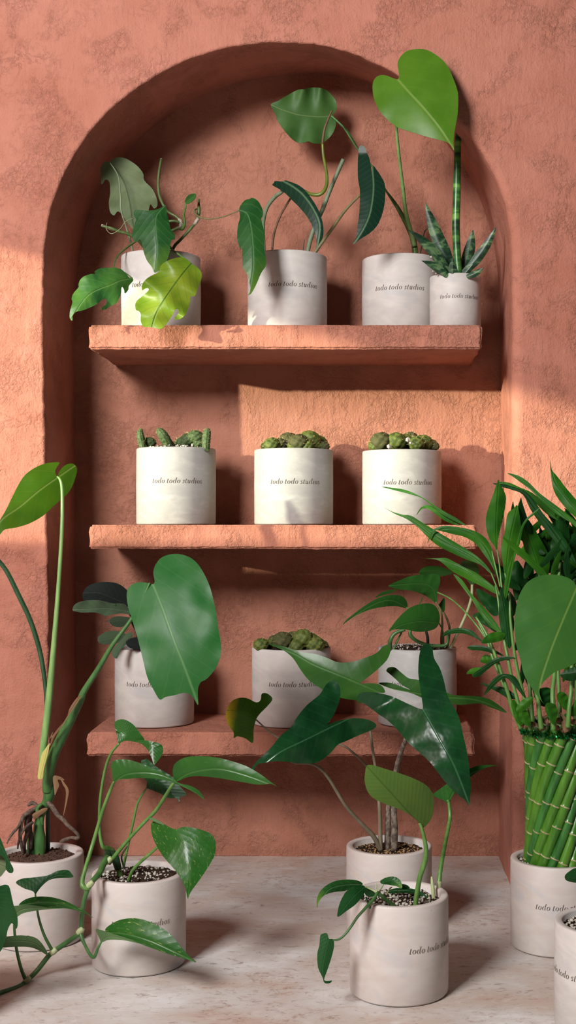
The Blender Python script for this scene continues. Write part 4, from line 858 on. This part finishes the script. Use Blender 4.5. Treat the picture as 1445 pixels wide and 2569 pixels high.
leaf(r, Fc, [(1035,420),(1062,438),(1072,490),(1100,540),(1120,600),(1140,680),(1190,770),(1215,870),(1235,960),(1248,1060),(1252,1130),(1243,1212),(1228,1190),(1180,1152),(1120,1090),(1060,1010),(1010,960),(950,910),(900,850),(850,800),(800,765),(740,720),(700,693),(705,665),(740,657),(800,662),(870,680),(940,712),(1000,738),(1017,735),(1012,690),(1005,640),(995,560),(1000,480),(1012,438)], [(1032,768),(1100,890),(1170,1020),(1242,1205)], 1.67, 1.635, 'arrow', fold=.22, bow=.35, wav=.03, label='largest dark glossy arrow leaf with pale midrib')

# O: front floor pot
r = potted('potted_climber', 1001, 1.555, ZF, 'nearest full floor pot, one pale olive leaf standing high and small shoots hanging left')
pot(r, 1001, 247, 1.555, ZF, HF, 48, seed=15, mat=M_POTP, nbits=420, soil_off=-.009)
tube(r, H, [(615,880,1.53,6.6),(625,800,1.525,6.4),(642,700,1.52,6.2),(668,620,1.515,6.6),(674,560,1.512,6),(665,500,1.51,5),(650,440,1.508,4.2),(640,420,1.507,3.4)], 'green', 'leaf_stalk')
leaf(r, H, [(370,125),(400,122),(460,140),(540,165),(620,195),(680,230),(712,280),(712,340),(700,400),(662,442),(645,425),(600,385),(540,350),(460,320),(400,290),(370,250),(358,200),(362,150)], [(647,432),(560,335),(460,225),(370,127)], 1.507, 1.47, 'olive', fold=.16, bow=.3, label='broad pale olive leaf')
tube(r, H, [(733,855,1.575,6.6),(738,780,1.58,6.4),(745,680,1.59,5.8),(765,560,1.61,5.2),(785,460,1.63,5),(797,390,1.645,4.6),(792,320,1.65,4.2),(785,300,1.65,3.4)], 'green', 'leaf_stalk')
tube(r, H, [(733,860,1.573,7.4),(736,800,1.577,7),(742,720,1.583,6)], 'pale', 'stem_base', label='whitish base of the right stalk')
leaf(r, H, [(712,272),(740,248),(775,222),(840,180),(900,140),(960,122),(1045,124),(1000,130),(950,150),(905,182),(860,230),(815,275),(800,305),(785,320),(765,303),(735,292)], [(785,315),(830,235),(900,170),(1045,124)], 1.65, 1.69, 'poth', fold=.2, label='leaf half hidden behind the largest arrow leaf')
tube(r, H, [(716,850,1.565,5.4),(712,790,1.565,5.2),(706,730,1.568,4.4),(703,695,1.57,2)], 'pale', 'cut_stalk', label='short white cut stalk')
tube(r, H, [(540,870,1.53,4.6),(490,830,1.52,5),(440,790,1.51,4.6),(420,780,1.508,5)], 'mid', 'stem')
tube(r, H, [(425,775,1.508,3.6),(405,810,1.50,4),(360,860,1.49,3.8),(320,905,1.485,3.4),(290,950,1.482,3.2),(255,995,1.48,3),(225,1018,1.478,2.6),(195,1022,1.477,2)], 'mid', 'stem')
tube(r, H, [(425,775,1.508,2.4),(400,765,1.51,2.2),(360,745,1.51,2)], 'pale', 'leaf_stalk')
tube(r, H, [(425,780,1.508,2.4),(440,760,1.52,2),(455,735,1.53,1.6)], 'pale', 'leaf_stalk')
tube(r, H, [(420,775,1.506,1.8),(418,750,1.506,1.4),(419,728,1.506,.6)], 'pale', 'bud')
tube(r, H, [(470,790,1.53,2),(485,760,1.54,1.8),(497,750,1.55,1.6)], 'pale', 'leaf_stalk')
tube(r, H, [(390,865,1.51,3),(375,830,1.50,2.6),(365,800,1.50,2.4)], 'mid', 'stem')
for a, b in (((470,800),(560,880)),((520,760),(600,860)),((480,850),(560,800)),((380,800),(460,860))):
    tube(r, H, [a+(1.54,.6),((a[0]+b[0])/2+8,(a[1]+b[1])/2-6,1.54,.6),b+(1.54,.5)], 'brown', 'rootlet', seg=6)
leaf(r, H, [(480,768),(520,755),(600,757),(650,775),(695,812),(650,797),(600,782),(540,780),(492,782)], [(695,812),(600,768),(480,768)], 1.56, 1.57, 'dark', fold=.2)
leaf(r, H, [(440,715),(480,697),(520,698),(545,720),(550,755),(520,745),(480,737),(445,732)], [(445,728),(500,715),(550,755)], 1.53, 1.52, 'mid', fold=.25)
leaf(r, H, [(545,735),(575,738),(590,755),(550,757)], [(545,735),(590,755)], 1.54, 1.54, 'dark', fold=.2)
leaf(r, H, [(360,752),(400,770),(415,790),(385,800),(360,785)], [(415,780),(360,765)], 1.515, 1.515, 'dark', fold=.2)
leaf(r, H, [(115,855),(112,812),(130,770),(170,735),(220,715),(280,710),(330,718),(348,737),(300,747),(260,768),(200,775),(150,792),(122,825)], [(348,737),(260,738),(170,765),(115,855)], 1.50, 1.46, 'mid', fold=.2, label='left-pointing narrow leaf')
leaf(r, H, [(220,902),(225,850),(245,800),(280,755),(330,738),(358,745),(362,768),(345,800),(310,840),(265,872)], [(358,748),(290,810),(220,902)], 1.49, 1.46, 'dark', fold=.18, bow=.2, label='oval leaf hanging over the rim')
leaf(r, H, [(130,1000),(145,988),(165,988),(175,1015),(198,1020),(200,1060),(185,1120),(165,1180),(150,1225),(170,1232),(190,1230),(180,1243),(152,1242),(140,1210),(118,1160),(115,1090),(125,1050)], [(175,1015),(155,1080),(140,1180),(150,1235)], 1.477, 1.47, 'dark', fold=.3, label='folded leaf hanging free at the left')

# P: lucky bamboo
r = potted('potted_lucky_bamboo', 1392, 1.725, ZF, 'large pot of twisted lucky bamboo canes tied with green tinsel, against the right wall edge')
X, R, ri, zs, hz, p = pot(r, 1392, 222, 1.725, ZF, HF, 12, seed=16, mat=M_POTP, nbits=260, soil_off=-.006)
NST = 19; z0 = zs-.002; z1 = CZ-(1838-YH)*1.70/F
cx_, cy_ = X+.004, 1.722
def cane(i, rb, rt, tw, ph, rad, top):
    rs = random.Random(300+i); C = []; n = 44
    nodes = sorted(z0+(z1-z0)*(k+rs.uniform(-.25, .25)+.4)/4.6 for k in range(5)); Rr = []; mi_ = []
    H_ = top-z0
    for k in range(n+1):
        t = k/n; z = z0+H_*t; a = ph+tw*(z-z0)/(z1-z0); rr = lerp(rb, rt, (z-z0)/(z1-z0)) - .003*math.sin(PI*min(1, (z-z0)/(z1-z0)))
        C.append(Vector((cx_+math.cos(a)*rr, cy_+math.sin(a)*rr, z)))
    vs = []; fs = []; mi = []; seg = 14; rows = []
    for k in range(n):
        zA, zB = C[k].z, C[k+1].z
        for q in (0, .33, .66): rows.append((C[k].lerp(C[k+1], q), (C[k+1]-C[k]).normalized()))
    rows.append((C[n], (C[n]-C[n-1]).normalized()))
    isn = []
    for c, t in rows:
        dm = min(abs(c.z-q) for q in nodes); bump_ = 1+.10*math.exp(-(dm/.0016)**2); isn.append(dm < .0007)
        up = Vector((0, -1, 0)); up = (up-t*up.dot(t)).normalized(); bi = t.cross(up)
        for k in range(seg): a = 2*PI*k/seg; vs.append(c+(up*math.cos(a)+bi*math.sin(a))*rad*bump_)
    for j in range(len(rows)-1):
        for k in range(seg):
            a = j*seg+k; b = j*seg+(k+1) % seg; fs.append((a, b, b+seg, a+seg)); mi.append(1 if isn[j] else 0)
    fs.append(tuple(range((len(rows)-1)*seg, len(rows)*seg))); mi.append(1)
    mesh_obj('cane', vs, fs, [SM['cane' if i % 3 != 1 else 'caned'], SM['node']], r, mat_idx=mi)
    return C[-1]
tops = []
for i in range(NST):
    tops.append(cane(i, .0400, .0415, 1.75, 2*PI*i/NST, .0068+.0006*math.sin(i*2.3), z1+.012+.006*math.sin(i*3.1)))
for i in range(6): cane(40+i, .020, .022, 1.5, 2*PI*i/6, .006, z1+.01)
# garland of tinsel beads
vs, fs = [], []; rs = random.Random(5)
for i in range(420):
    a = rs.uniform(0, 2*PI); rr = .0495+rs.uniform(-.0022, .0022); blob(vs, fs, (cx_+math.cos(a)*rr, cy_+math.sin(a)*rr, z1+rs.uniform(-.0035, .0035)), rs.uniform(.0012, .0024), 1, rnd=rs)
mesh_obj('tinsel_garland', vs, fs, M_TIN, r, smooth=False)['label'] = 'shiny green tinsel tied around the canes'
# dry collars above the garland
rs = random.Random(9)
for i, (x, y) in enumerate([(505,355),(560,350),(640,375),(670,325),(762,318),(740,375),(805,390),(875,330)]):
    leaf(r, 'J', [(x-26,y+10),(x-30,y-8),(x-8,y-22),(x+18,y-18),(x+30,y+6),(x+10,y+16),(x-8,y+20)], [(x-26,y+5),(x+28,y+2)], 1.665, 1.665, 'dry', fold=.4, name='dry_collar', wav=.3)
leaf(r, 'J', [(760,262),(785,262),(812,300),(838,330),(838,380),(815,405),(790,385),(780,340),(795,310),(775,285)], [(770,265),(815,330),(812,400)], 1.655, 1.66, 'dry', fold=.3, name='dry_collar', label='curled orange dry collar')
# green shoots
I_ = 'I'
for q in ([(1045,1990,1.68,5.5),(1000,1880,1.68,5.4),(955,1740,1.68,5),(900,1570,1.685,4.4),(850,1430,1.69,4),(790,1290,1.70,3.4),(720,1180,1.71,2.4)],
          [(1075,1990,1.67,5.5),(1040,1850,1.67,5),(985,1650,1.675,4.4),(945,1450,1.68,4),(905,1250,1.69,3.4),(880,1050,1.70,2.6),(860,950,1.71,2)],
          [(1115,2000,1.665,5.5),(1090,1850,1.665,5),(1040,1650,1.67,4.6),(1000,1450,1.675,4.2),(970,1200,1.68,3.6),(965,1000,1.69,3)],
          [(1000,1900,1.69,4.6),(930,1700,1.70,4),(850,1500,1.71,3.4),(800,1350,1.72,3),(740,1220,1.73,2.2)],
          [(1195,1990,1.66,6.5),(1180,1880,1.66,6),(1165,1760,1.66,5.6),(1120,1550,1.67,4.6)],
          [(1280,2000,1.655,7),(1280,1850,1.655,6.4),(1275,1720,1.66,6),(1290,1560,1.66,5.4),(1290,1300,1.67,5)],
          [(1385,1980,1.655,6.5),(1395,1850,1.655,6),(1410,1700,1.66,5.4),(1415,1500,1.665,5)],
          [(1130,1950,1.71,6),(1110,1700,1.72,5),(1080,1400,1.73,4),(1050,1100,1.74,3.4)],
          [(1330,1950,1.72,6),(1320,1700,1.73,5),(1300,1300,1.74,4),(1280,1000,1.75,3.4)],
          [(1440,1950,1.70,6),(1450,1600,1.71,5),(1440,1200,1.72,4)]):
    tube(r, I_, q, 'green', 'shoot')
for q in ([(830,860,1.72,2),(870,960,1.71,2.2),(900,1050,1.70,2.4)], [(872,690,1.72,1.6),(890,800,1.71,2),(905,950,1.70,2.4),(930,1100,1.69,2.6)], [(835,700,1.73,1.6),(870,850,1.72,2),(895,960,1.71,2.2)], [(930,860,1.70,2.4),(955,1000,1.695,2.8),(975,1150,1.69,3)],
          [(440,1000,1.80,1.8),(540,1050,1.78,2),(640,1140,1.75,2.2),(740,1260,1.73,2.4),(800,1350,1.72,2.6)], [(1180,870,1.71,2.2),(1150,1000,1.71,2.6)], [(1330,780,1.72,3.4),(1320,900,1.72,3.6)]):
    tube(r, I_, q, 'green', 'leaf_stalk', seg=8)
BL = [  # outline, midrib, d0, d1, material
 ([(915,600),(925,580),(940,470),(955,420),(990,395),(1020,368),(1036,440),(1046,540),(1030,640),(1000,720),(960,820),(935,900),(915,800),(903,700)], [(935,890),(960,650),(1020,370)], 1.70, 1.69, 'bam'),
 ([(1035,455),(1060,440),(1085,455),(1120,500),(1180,600),(1230,690),(1255,770),(1240,880),(1180,880),(1120,800),(1070,680),(1045,560)], [(1200,890),(1130,680),(1045,445)], 1.73, 1.72, 'bam'),
 ([(880,185),(895,215),(925,270),(938,320),(925,420),(902,520),(880,620),(874,700),(850,660),(820,620),(795,540),(792,460),(812,380),(845,290)], [(874,700),(865,500),(885,195)], 1.72, 1.71, 'bam'),
 ([(30,233),(120,243),(200,255),(290,290),(380,340),(440,382),(520,430),(590,470),(650,518),(560,482),(470,430),(400,372),(330,318),(240,288),(160,268)], [(650,516),(470,410),(300,298),(30,233)], 1.76, 1.80, 'bam'),
 ([(288,442),(310,400),(345,368),(400,375),(450,410),(540,462),(600,515),(500,485),(440,442),(380,400),(330,395)], [(600,512),(450,425),(345,380),(290,440)], 1.77, 1.80, 'bam'),
 ([(45,380),(110,415),(190,437),(250,445),(340,500),(440,560),(540,620),(640,680),(730,740),(800,810),(835,872),(750,800),(650,762),(540,712),(440,660),(370,600),(300,530),(220,470),(130,430)], [(833,870),(700,750),(440,610),(230,455),(45,380)], 1.72, 1.78, 'bam'),
 ([(365,650),(385,590),(410,545),(480,518),(560,523),(660,540),(740,570),(800,620),(835,690),(850,780),(885,900),(830,800),(780,730),(720,650),(640,600),(560,580),(480,560),(425,550),(395,590)], [(880,890),(800,690),(680,575),(480,540),(370,645)], 1.72, 1.75, 'bam'),
 ([(840,210),(900,213),(1000,238),(1080,270),(1140,330),(1200,420),(1270,500),(1340,570),(1400,670),(1445,790),(1400,760),(1340,690),(1250,580),(1170,480),(1110,390),(1060,292),(980,257),(900,233)], [(1440,785),(1300,580),(1150,390),(1040,262),(840,210)], 1.70, 1.73, 'bamd'),
 ([(945,135),(1000,145),(1050,165),(1110,210),(1180,280),(1260,340),(1340,400),(1430,470),(1520,560),(1500,580),(1400,490),(1300,430),(1200,345),(1120,262),(1040,200),(985,160)], [(1510,570),(1350,435),(1200,310),(1080,205),(945,135)], 1.68, 1.72, 'bam'),
 ([(1255,28),(1270,110),(1310,160),(1370,240),(1430,310),(1500,400),(1480,480),(1400,420),(1330,340),(1285,265),(1265,170)], [(1490,450),(1370,310),(1290,190),(1257,32)], 1.69, 1.72, 'bam'),
 ([(880,200),(960,205),(1040,240),(1130,280),(1210,350),(1300,420),(1380,490),(1470,580),(1440,580),(1340,500),(1230,430),(1150,350),(1060,275),(960,235)], [(1460,575),(1300,450),(1140,320),(880,200)], 1.74, 1.77, 'bam'),
 ([(1330,450),(1375,500),(1402,600),(1385,700),(1330,790),(1280,740),(1258,670),(1285,560),(1305,490)], [(1330,790),(1330,600),(1332,455)], 1.73, 1.72, 'bamd'),
 ([(1215,560),(1250,540),(1280,600),(1280,720),(1260,860),(1220,800)], [(1250,860),(1240,550)], 1.76, 1.76, 'bam'),
 ([(345,755),(430,753),(500,750),(560,778),(640,820),(720,858),(800,918),(880,985),(865,1012),(770,962),(690,922),(610,882),(540,842),(480,790),(430,762)], [(870,998),(720,890),(540,800),(345,755)], 1.71, 1.76, 'bam'),
 ([(918,600),(1000,648),(1070,700),(1140,765),(1200,825),(1235,872),(1165,855),(1080,775),(1000,705),(950,650)], [(1230,870),(1080,740),(920,602)], 1.67, 1.66, 'bam'),
 ([(1182,380),(1150,430),(1100,470),(1060,540),(1040,640),(1000,760),(960,960),(935,1050),(920,960),(960,800),(1010,660),(1035,550),(1075,475),(1130,425)], [(935,1040),(990,750),(1060,500),(1180,385)], 1.675, 1.66, 'bam'),
 ([(555,868),(620,910),(680,1000),(750,1080),(820,1160),(880,1240),(905,1300),(820,1245),(750,1155),(690,1055),(620,962)], [(900,1295),(750,1115),(640,960),(555,868)], 1.70, 1.74, 'bam'),
 ([(720,975),(760,985),(820,1020),(890,1060),(890,1150),(850,1172),(790,1115),(740,1045)], [(880,1150),(800,1060),(722,978)], 1.72, 1.73, 'bamd'),
 ([(900,960),(950,1060),(995,1190),(990,1300),(965,1410),(910,1310),(885,1150)], [(960,1400),(940,1200),(902,965)], 1.68, 1.68, 'bamd'),
 ([(960,840),(1010,770),(1045,800),(1105,920),(1060,1010),(1010,1060),(985,980)], [(1020,1060),(1020,780)], 1.74, 1.74, 'bamd'),
 ([(478,1322),(490,1292),(520,1272),(600,1258),(680,1272),(740,1325),(785,1372),(700,1322),(620,1297),(540,1302)], [(783,1370),(680,1295),(580,1278),(480,1320)], 1.73, 1.76, 'bamd'),
 ([(758,1367),(800,1310),(860,1288),(935,1300),(905,1350),(825,1367)], [(930,1305),(758,1367)], 1.68, 1.67, 'bam'),
 ([(655,1400),(700,1383),(770,1388),(840,1408),(925,1462),(850,1442),(760,1424),(690,1418)], [(922,1460),(800,1408),(658,1400)], 1.70, 1.72, 'bamd'),
 ([(650,1592),(680,1555),(740,1543),(825,1547),(760,1572),(720,1602),(697,1617),(688,1592)], [(823,1548),(650,1592)], 1.71, 1.73, 'bam'),
 ([(745,1655),(830,1672),(920,1690),(990,1730),(1025,1775),(950,1765),(880,1725),(800,1685)], [(1020,1772),(900,1705),(745,1655)], 1.68, 1.70, 'bamd'),
 ([(775,1747),(820,1660),(870,1608),(930,1590),(1005,1612),(1040,1680),(1070,1760),(1000,1680),(940,1622),(880,1650),(830,1700)], [(1065,1755),(950,1602),(850,1650),(775,1747)], 1.66, 1.68, 'bamd'),
 ([(690,1605),(780,1530),(860,1478),(940,1463),(1005,1477),(930,1492),(870,1512),(800,1562),(740,1612)], [(1000,1477),(880,1490),(690,1605)], 1.67, 1.69, 'bamd'),
 ([(750,1500),(770,1460),(810,1455),(840,1480),(830,1515),(780,1515)], [(840,1490),(750,1495)], 1.72, 1.73, 'bam'),
 ([(700,1180),(720,1150),(770,1150),(830,1200),(870,1290),(800,1250)], [(860,1280),(700,1180)], 1.73, 1.74, 'bamd'),
 ([(1013,1862),(1025,1812),(1080,1765),(1135,1762),(1112,1822),(1062,1862)], [(1018,1860),(1130,1765)], 1.645, 1.64, 'bam'),
 ([(1130,1690),(1170,1700),(1230,1690),(1290,1720),(1270,1790),(1230,1830),(1160,1800)], [(1200,1820),(1150,1700)], 1.67, 1.67, 'bamd'),
 ([(1305,1750),(1340,1720),(1390,1760),(1400,1850),(1360,1850),(1320,1800)], [(1390,1850),(1310,1755)], 1.66, 1.655, 'bam'),
 ([(1400,1880),(1440,1780),(1500,1730),(1480,1850),(1430,1900)], [(1400,1890),(1490,1740)], 1.66, 1.655, 'bam'),
 ([(1220,1840),(1240,1800),(1300,1820),(1310,1900),(1280,1960),(1240,1900)], [(1280,1955),(1235,1810)], 1.645, 1.64, 'bam'),
 ([(1030,1900),(1040,1840),(1090,1860),(1120,1930),(1100,1970),(1060,1950)], [(1100,1965),(1040,1850)], 1.65, 1.645, 'bam'),
 ([(990,1880),(975,1800),(1000,1780),(1040,1860),(1060,1960),(1020,1950)], [(1040,1955),(985,1790)], 1.66, 1.655, 'bam'),
 ([(1330,1600),(1380,1560),(1460,1540),(1500,1600),(1440,1640),(1380,1640)], [(1330,1600),(1500,1580)], 1.64, 1.63, 'bamd'),
]
for o_, rb_, d0, d1, m in BL: leaf(r, I_, o_, rb_, d0, d1, m, fold=.45, n=3, wav=.05)
rs = random.Random(21)
for i in range(78):                                   # inner foliage of the shoots
    x = rs.uniform(990, 1500); y = rs.uniform(900, 1750) if 14 < i < 46 else rs.uniform(560, 1050)
    if i >= 46: x = rs.uniform(1120, 1560)
    a = rs.uniform(-2.6, -.5); L = rs.uniform(150, 330); d = rs.uniform(1.715, 1.78)
    lance(r, I_, (x, y), (x+math.cos(a)*L, y+math.sin(a)*L), rs.uniform(20, 38), d, d+rs.uniform(-.05, .03), 'bamd' if rs.random() < .65 else 'bam', rs.uniform(-.12, .12), fold=.4, w0=.25, thick=.0006)

# Q: right front pot, mostly outside the frame
r = potted('potted_monstera', 1524, 1.447, ZF, 'pale pot cut by the right frame edge, big heart leaf before the bamboo')
pot(r, 1524, 265, 1.447, ZF, HF, -48, seed=17, mat=M_POT, nbits=420, soil_off=-.008)
tube(r, 'W', [(1540,2260,1.45,8),(1545,2050,1.46,7),(1540,1800,1.47,6),(1500,1600,1.485,5),(1465,1500,1.495,4),(1446,1470,1.498,3)], 'mid', 'leaf_stalk')
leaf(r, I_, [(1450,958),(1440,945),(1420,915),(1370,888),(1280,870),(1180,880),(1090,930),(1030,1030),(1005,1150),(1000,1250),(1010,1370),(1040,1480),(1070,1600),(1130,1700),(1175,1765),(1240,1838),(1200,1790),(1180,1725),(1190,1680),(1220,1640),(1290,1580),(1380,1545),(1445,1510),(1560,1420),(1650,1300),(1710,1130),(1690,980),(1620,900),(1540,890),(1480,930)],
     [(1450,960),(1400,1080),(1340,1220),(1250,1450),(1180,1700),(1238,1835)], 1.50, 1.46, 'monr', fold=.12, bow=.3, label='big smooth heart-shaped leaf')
leaf(r, 'J', [(805,1482),(812,1460),(835,1440),(887,1412),(960,1440),(1000,1480),(930,1515),(887,1522),(820,1507)], [(1000,1480),(900,1475),(805,1485)], 1.43, 1.42, 'dark', fold=.3, label='dark leaf at the right frame edge')
tube(r, 'J', [(1000,1480,1.43,3),(1060,1560,1.435,4),(1100,1760,1.44,5)], 'mid', 'leaf_stalk')

# R: plant at the left frame edge, its pot outside the frame
r = potted('potted_monstera', -190, 1.45, ZF, 'plant mostly outside the left frame edge, only lobed leaf ends reaching in near the floor')
pot(r, -190, 265, 1.45, ZF, HF, 0, seed=18, mat=M_POT, nbits=60)
tube(r, 'K', [(-800,1700,1.45,7),(-700,1200,1.45,6),(-400,800,1.455,5),(-200,750,1.46,4)], 'mid', 'leaf_stalk')
tube(r, 'K', [(-800,1750,1.45,7),(-600,1400,1.45,6),(-300,1350,1.455,5),(-200,1480,1.46,4)], 'mid', 'leaf_stalk')
leaf(r, 'K', [(-220,760),(-150,700),(-60,730),(0,862),(50,985),(100,1110),(143,1200),(132,1240),(95,1238),(62,1195),(60,1120),(20,1060),(-60,1050),(-160,1000)], [(-220,760),(-60,860),(60,1050),(130,1235)], 1.46, 1.46, 'dark', fold=.15, label='upper dark leaf end at the left edge')
leaf(r, 'K', [(-200,1080),(-100,1020),(0,1035),(40,1058),(70,1110),(72,1190),(40,1240),(0,1285),(-100,1340)], [(-200,1100),(0,1150),(70,1180)], 1.475, 1.475, 'pale', fold=.15, label='pale leaf patch at the left edge')
leaf(r, 'K', [(-200,1480),(-100,1400),(0,1382),(60,1368),(100,1395),(130,1520),(150,1600),(185,1700),(190,1800),(172,1842),(140,1790),(115,1790),(80,1860),(60,1960),(0,2090),(-80,2100),(-160,1900)], [(-200,1500),(0,1600),(100,1750),(185,1820)], 1.44, 1.45, 'dark', fold=.15, label='lower dark lobed leaf end at the left edge')
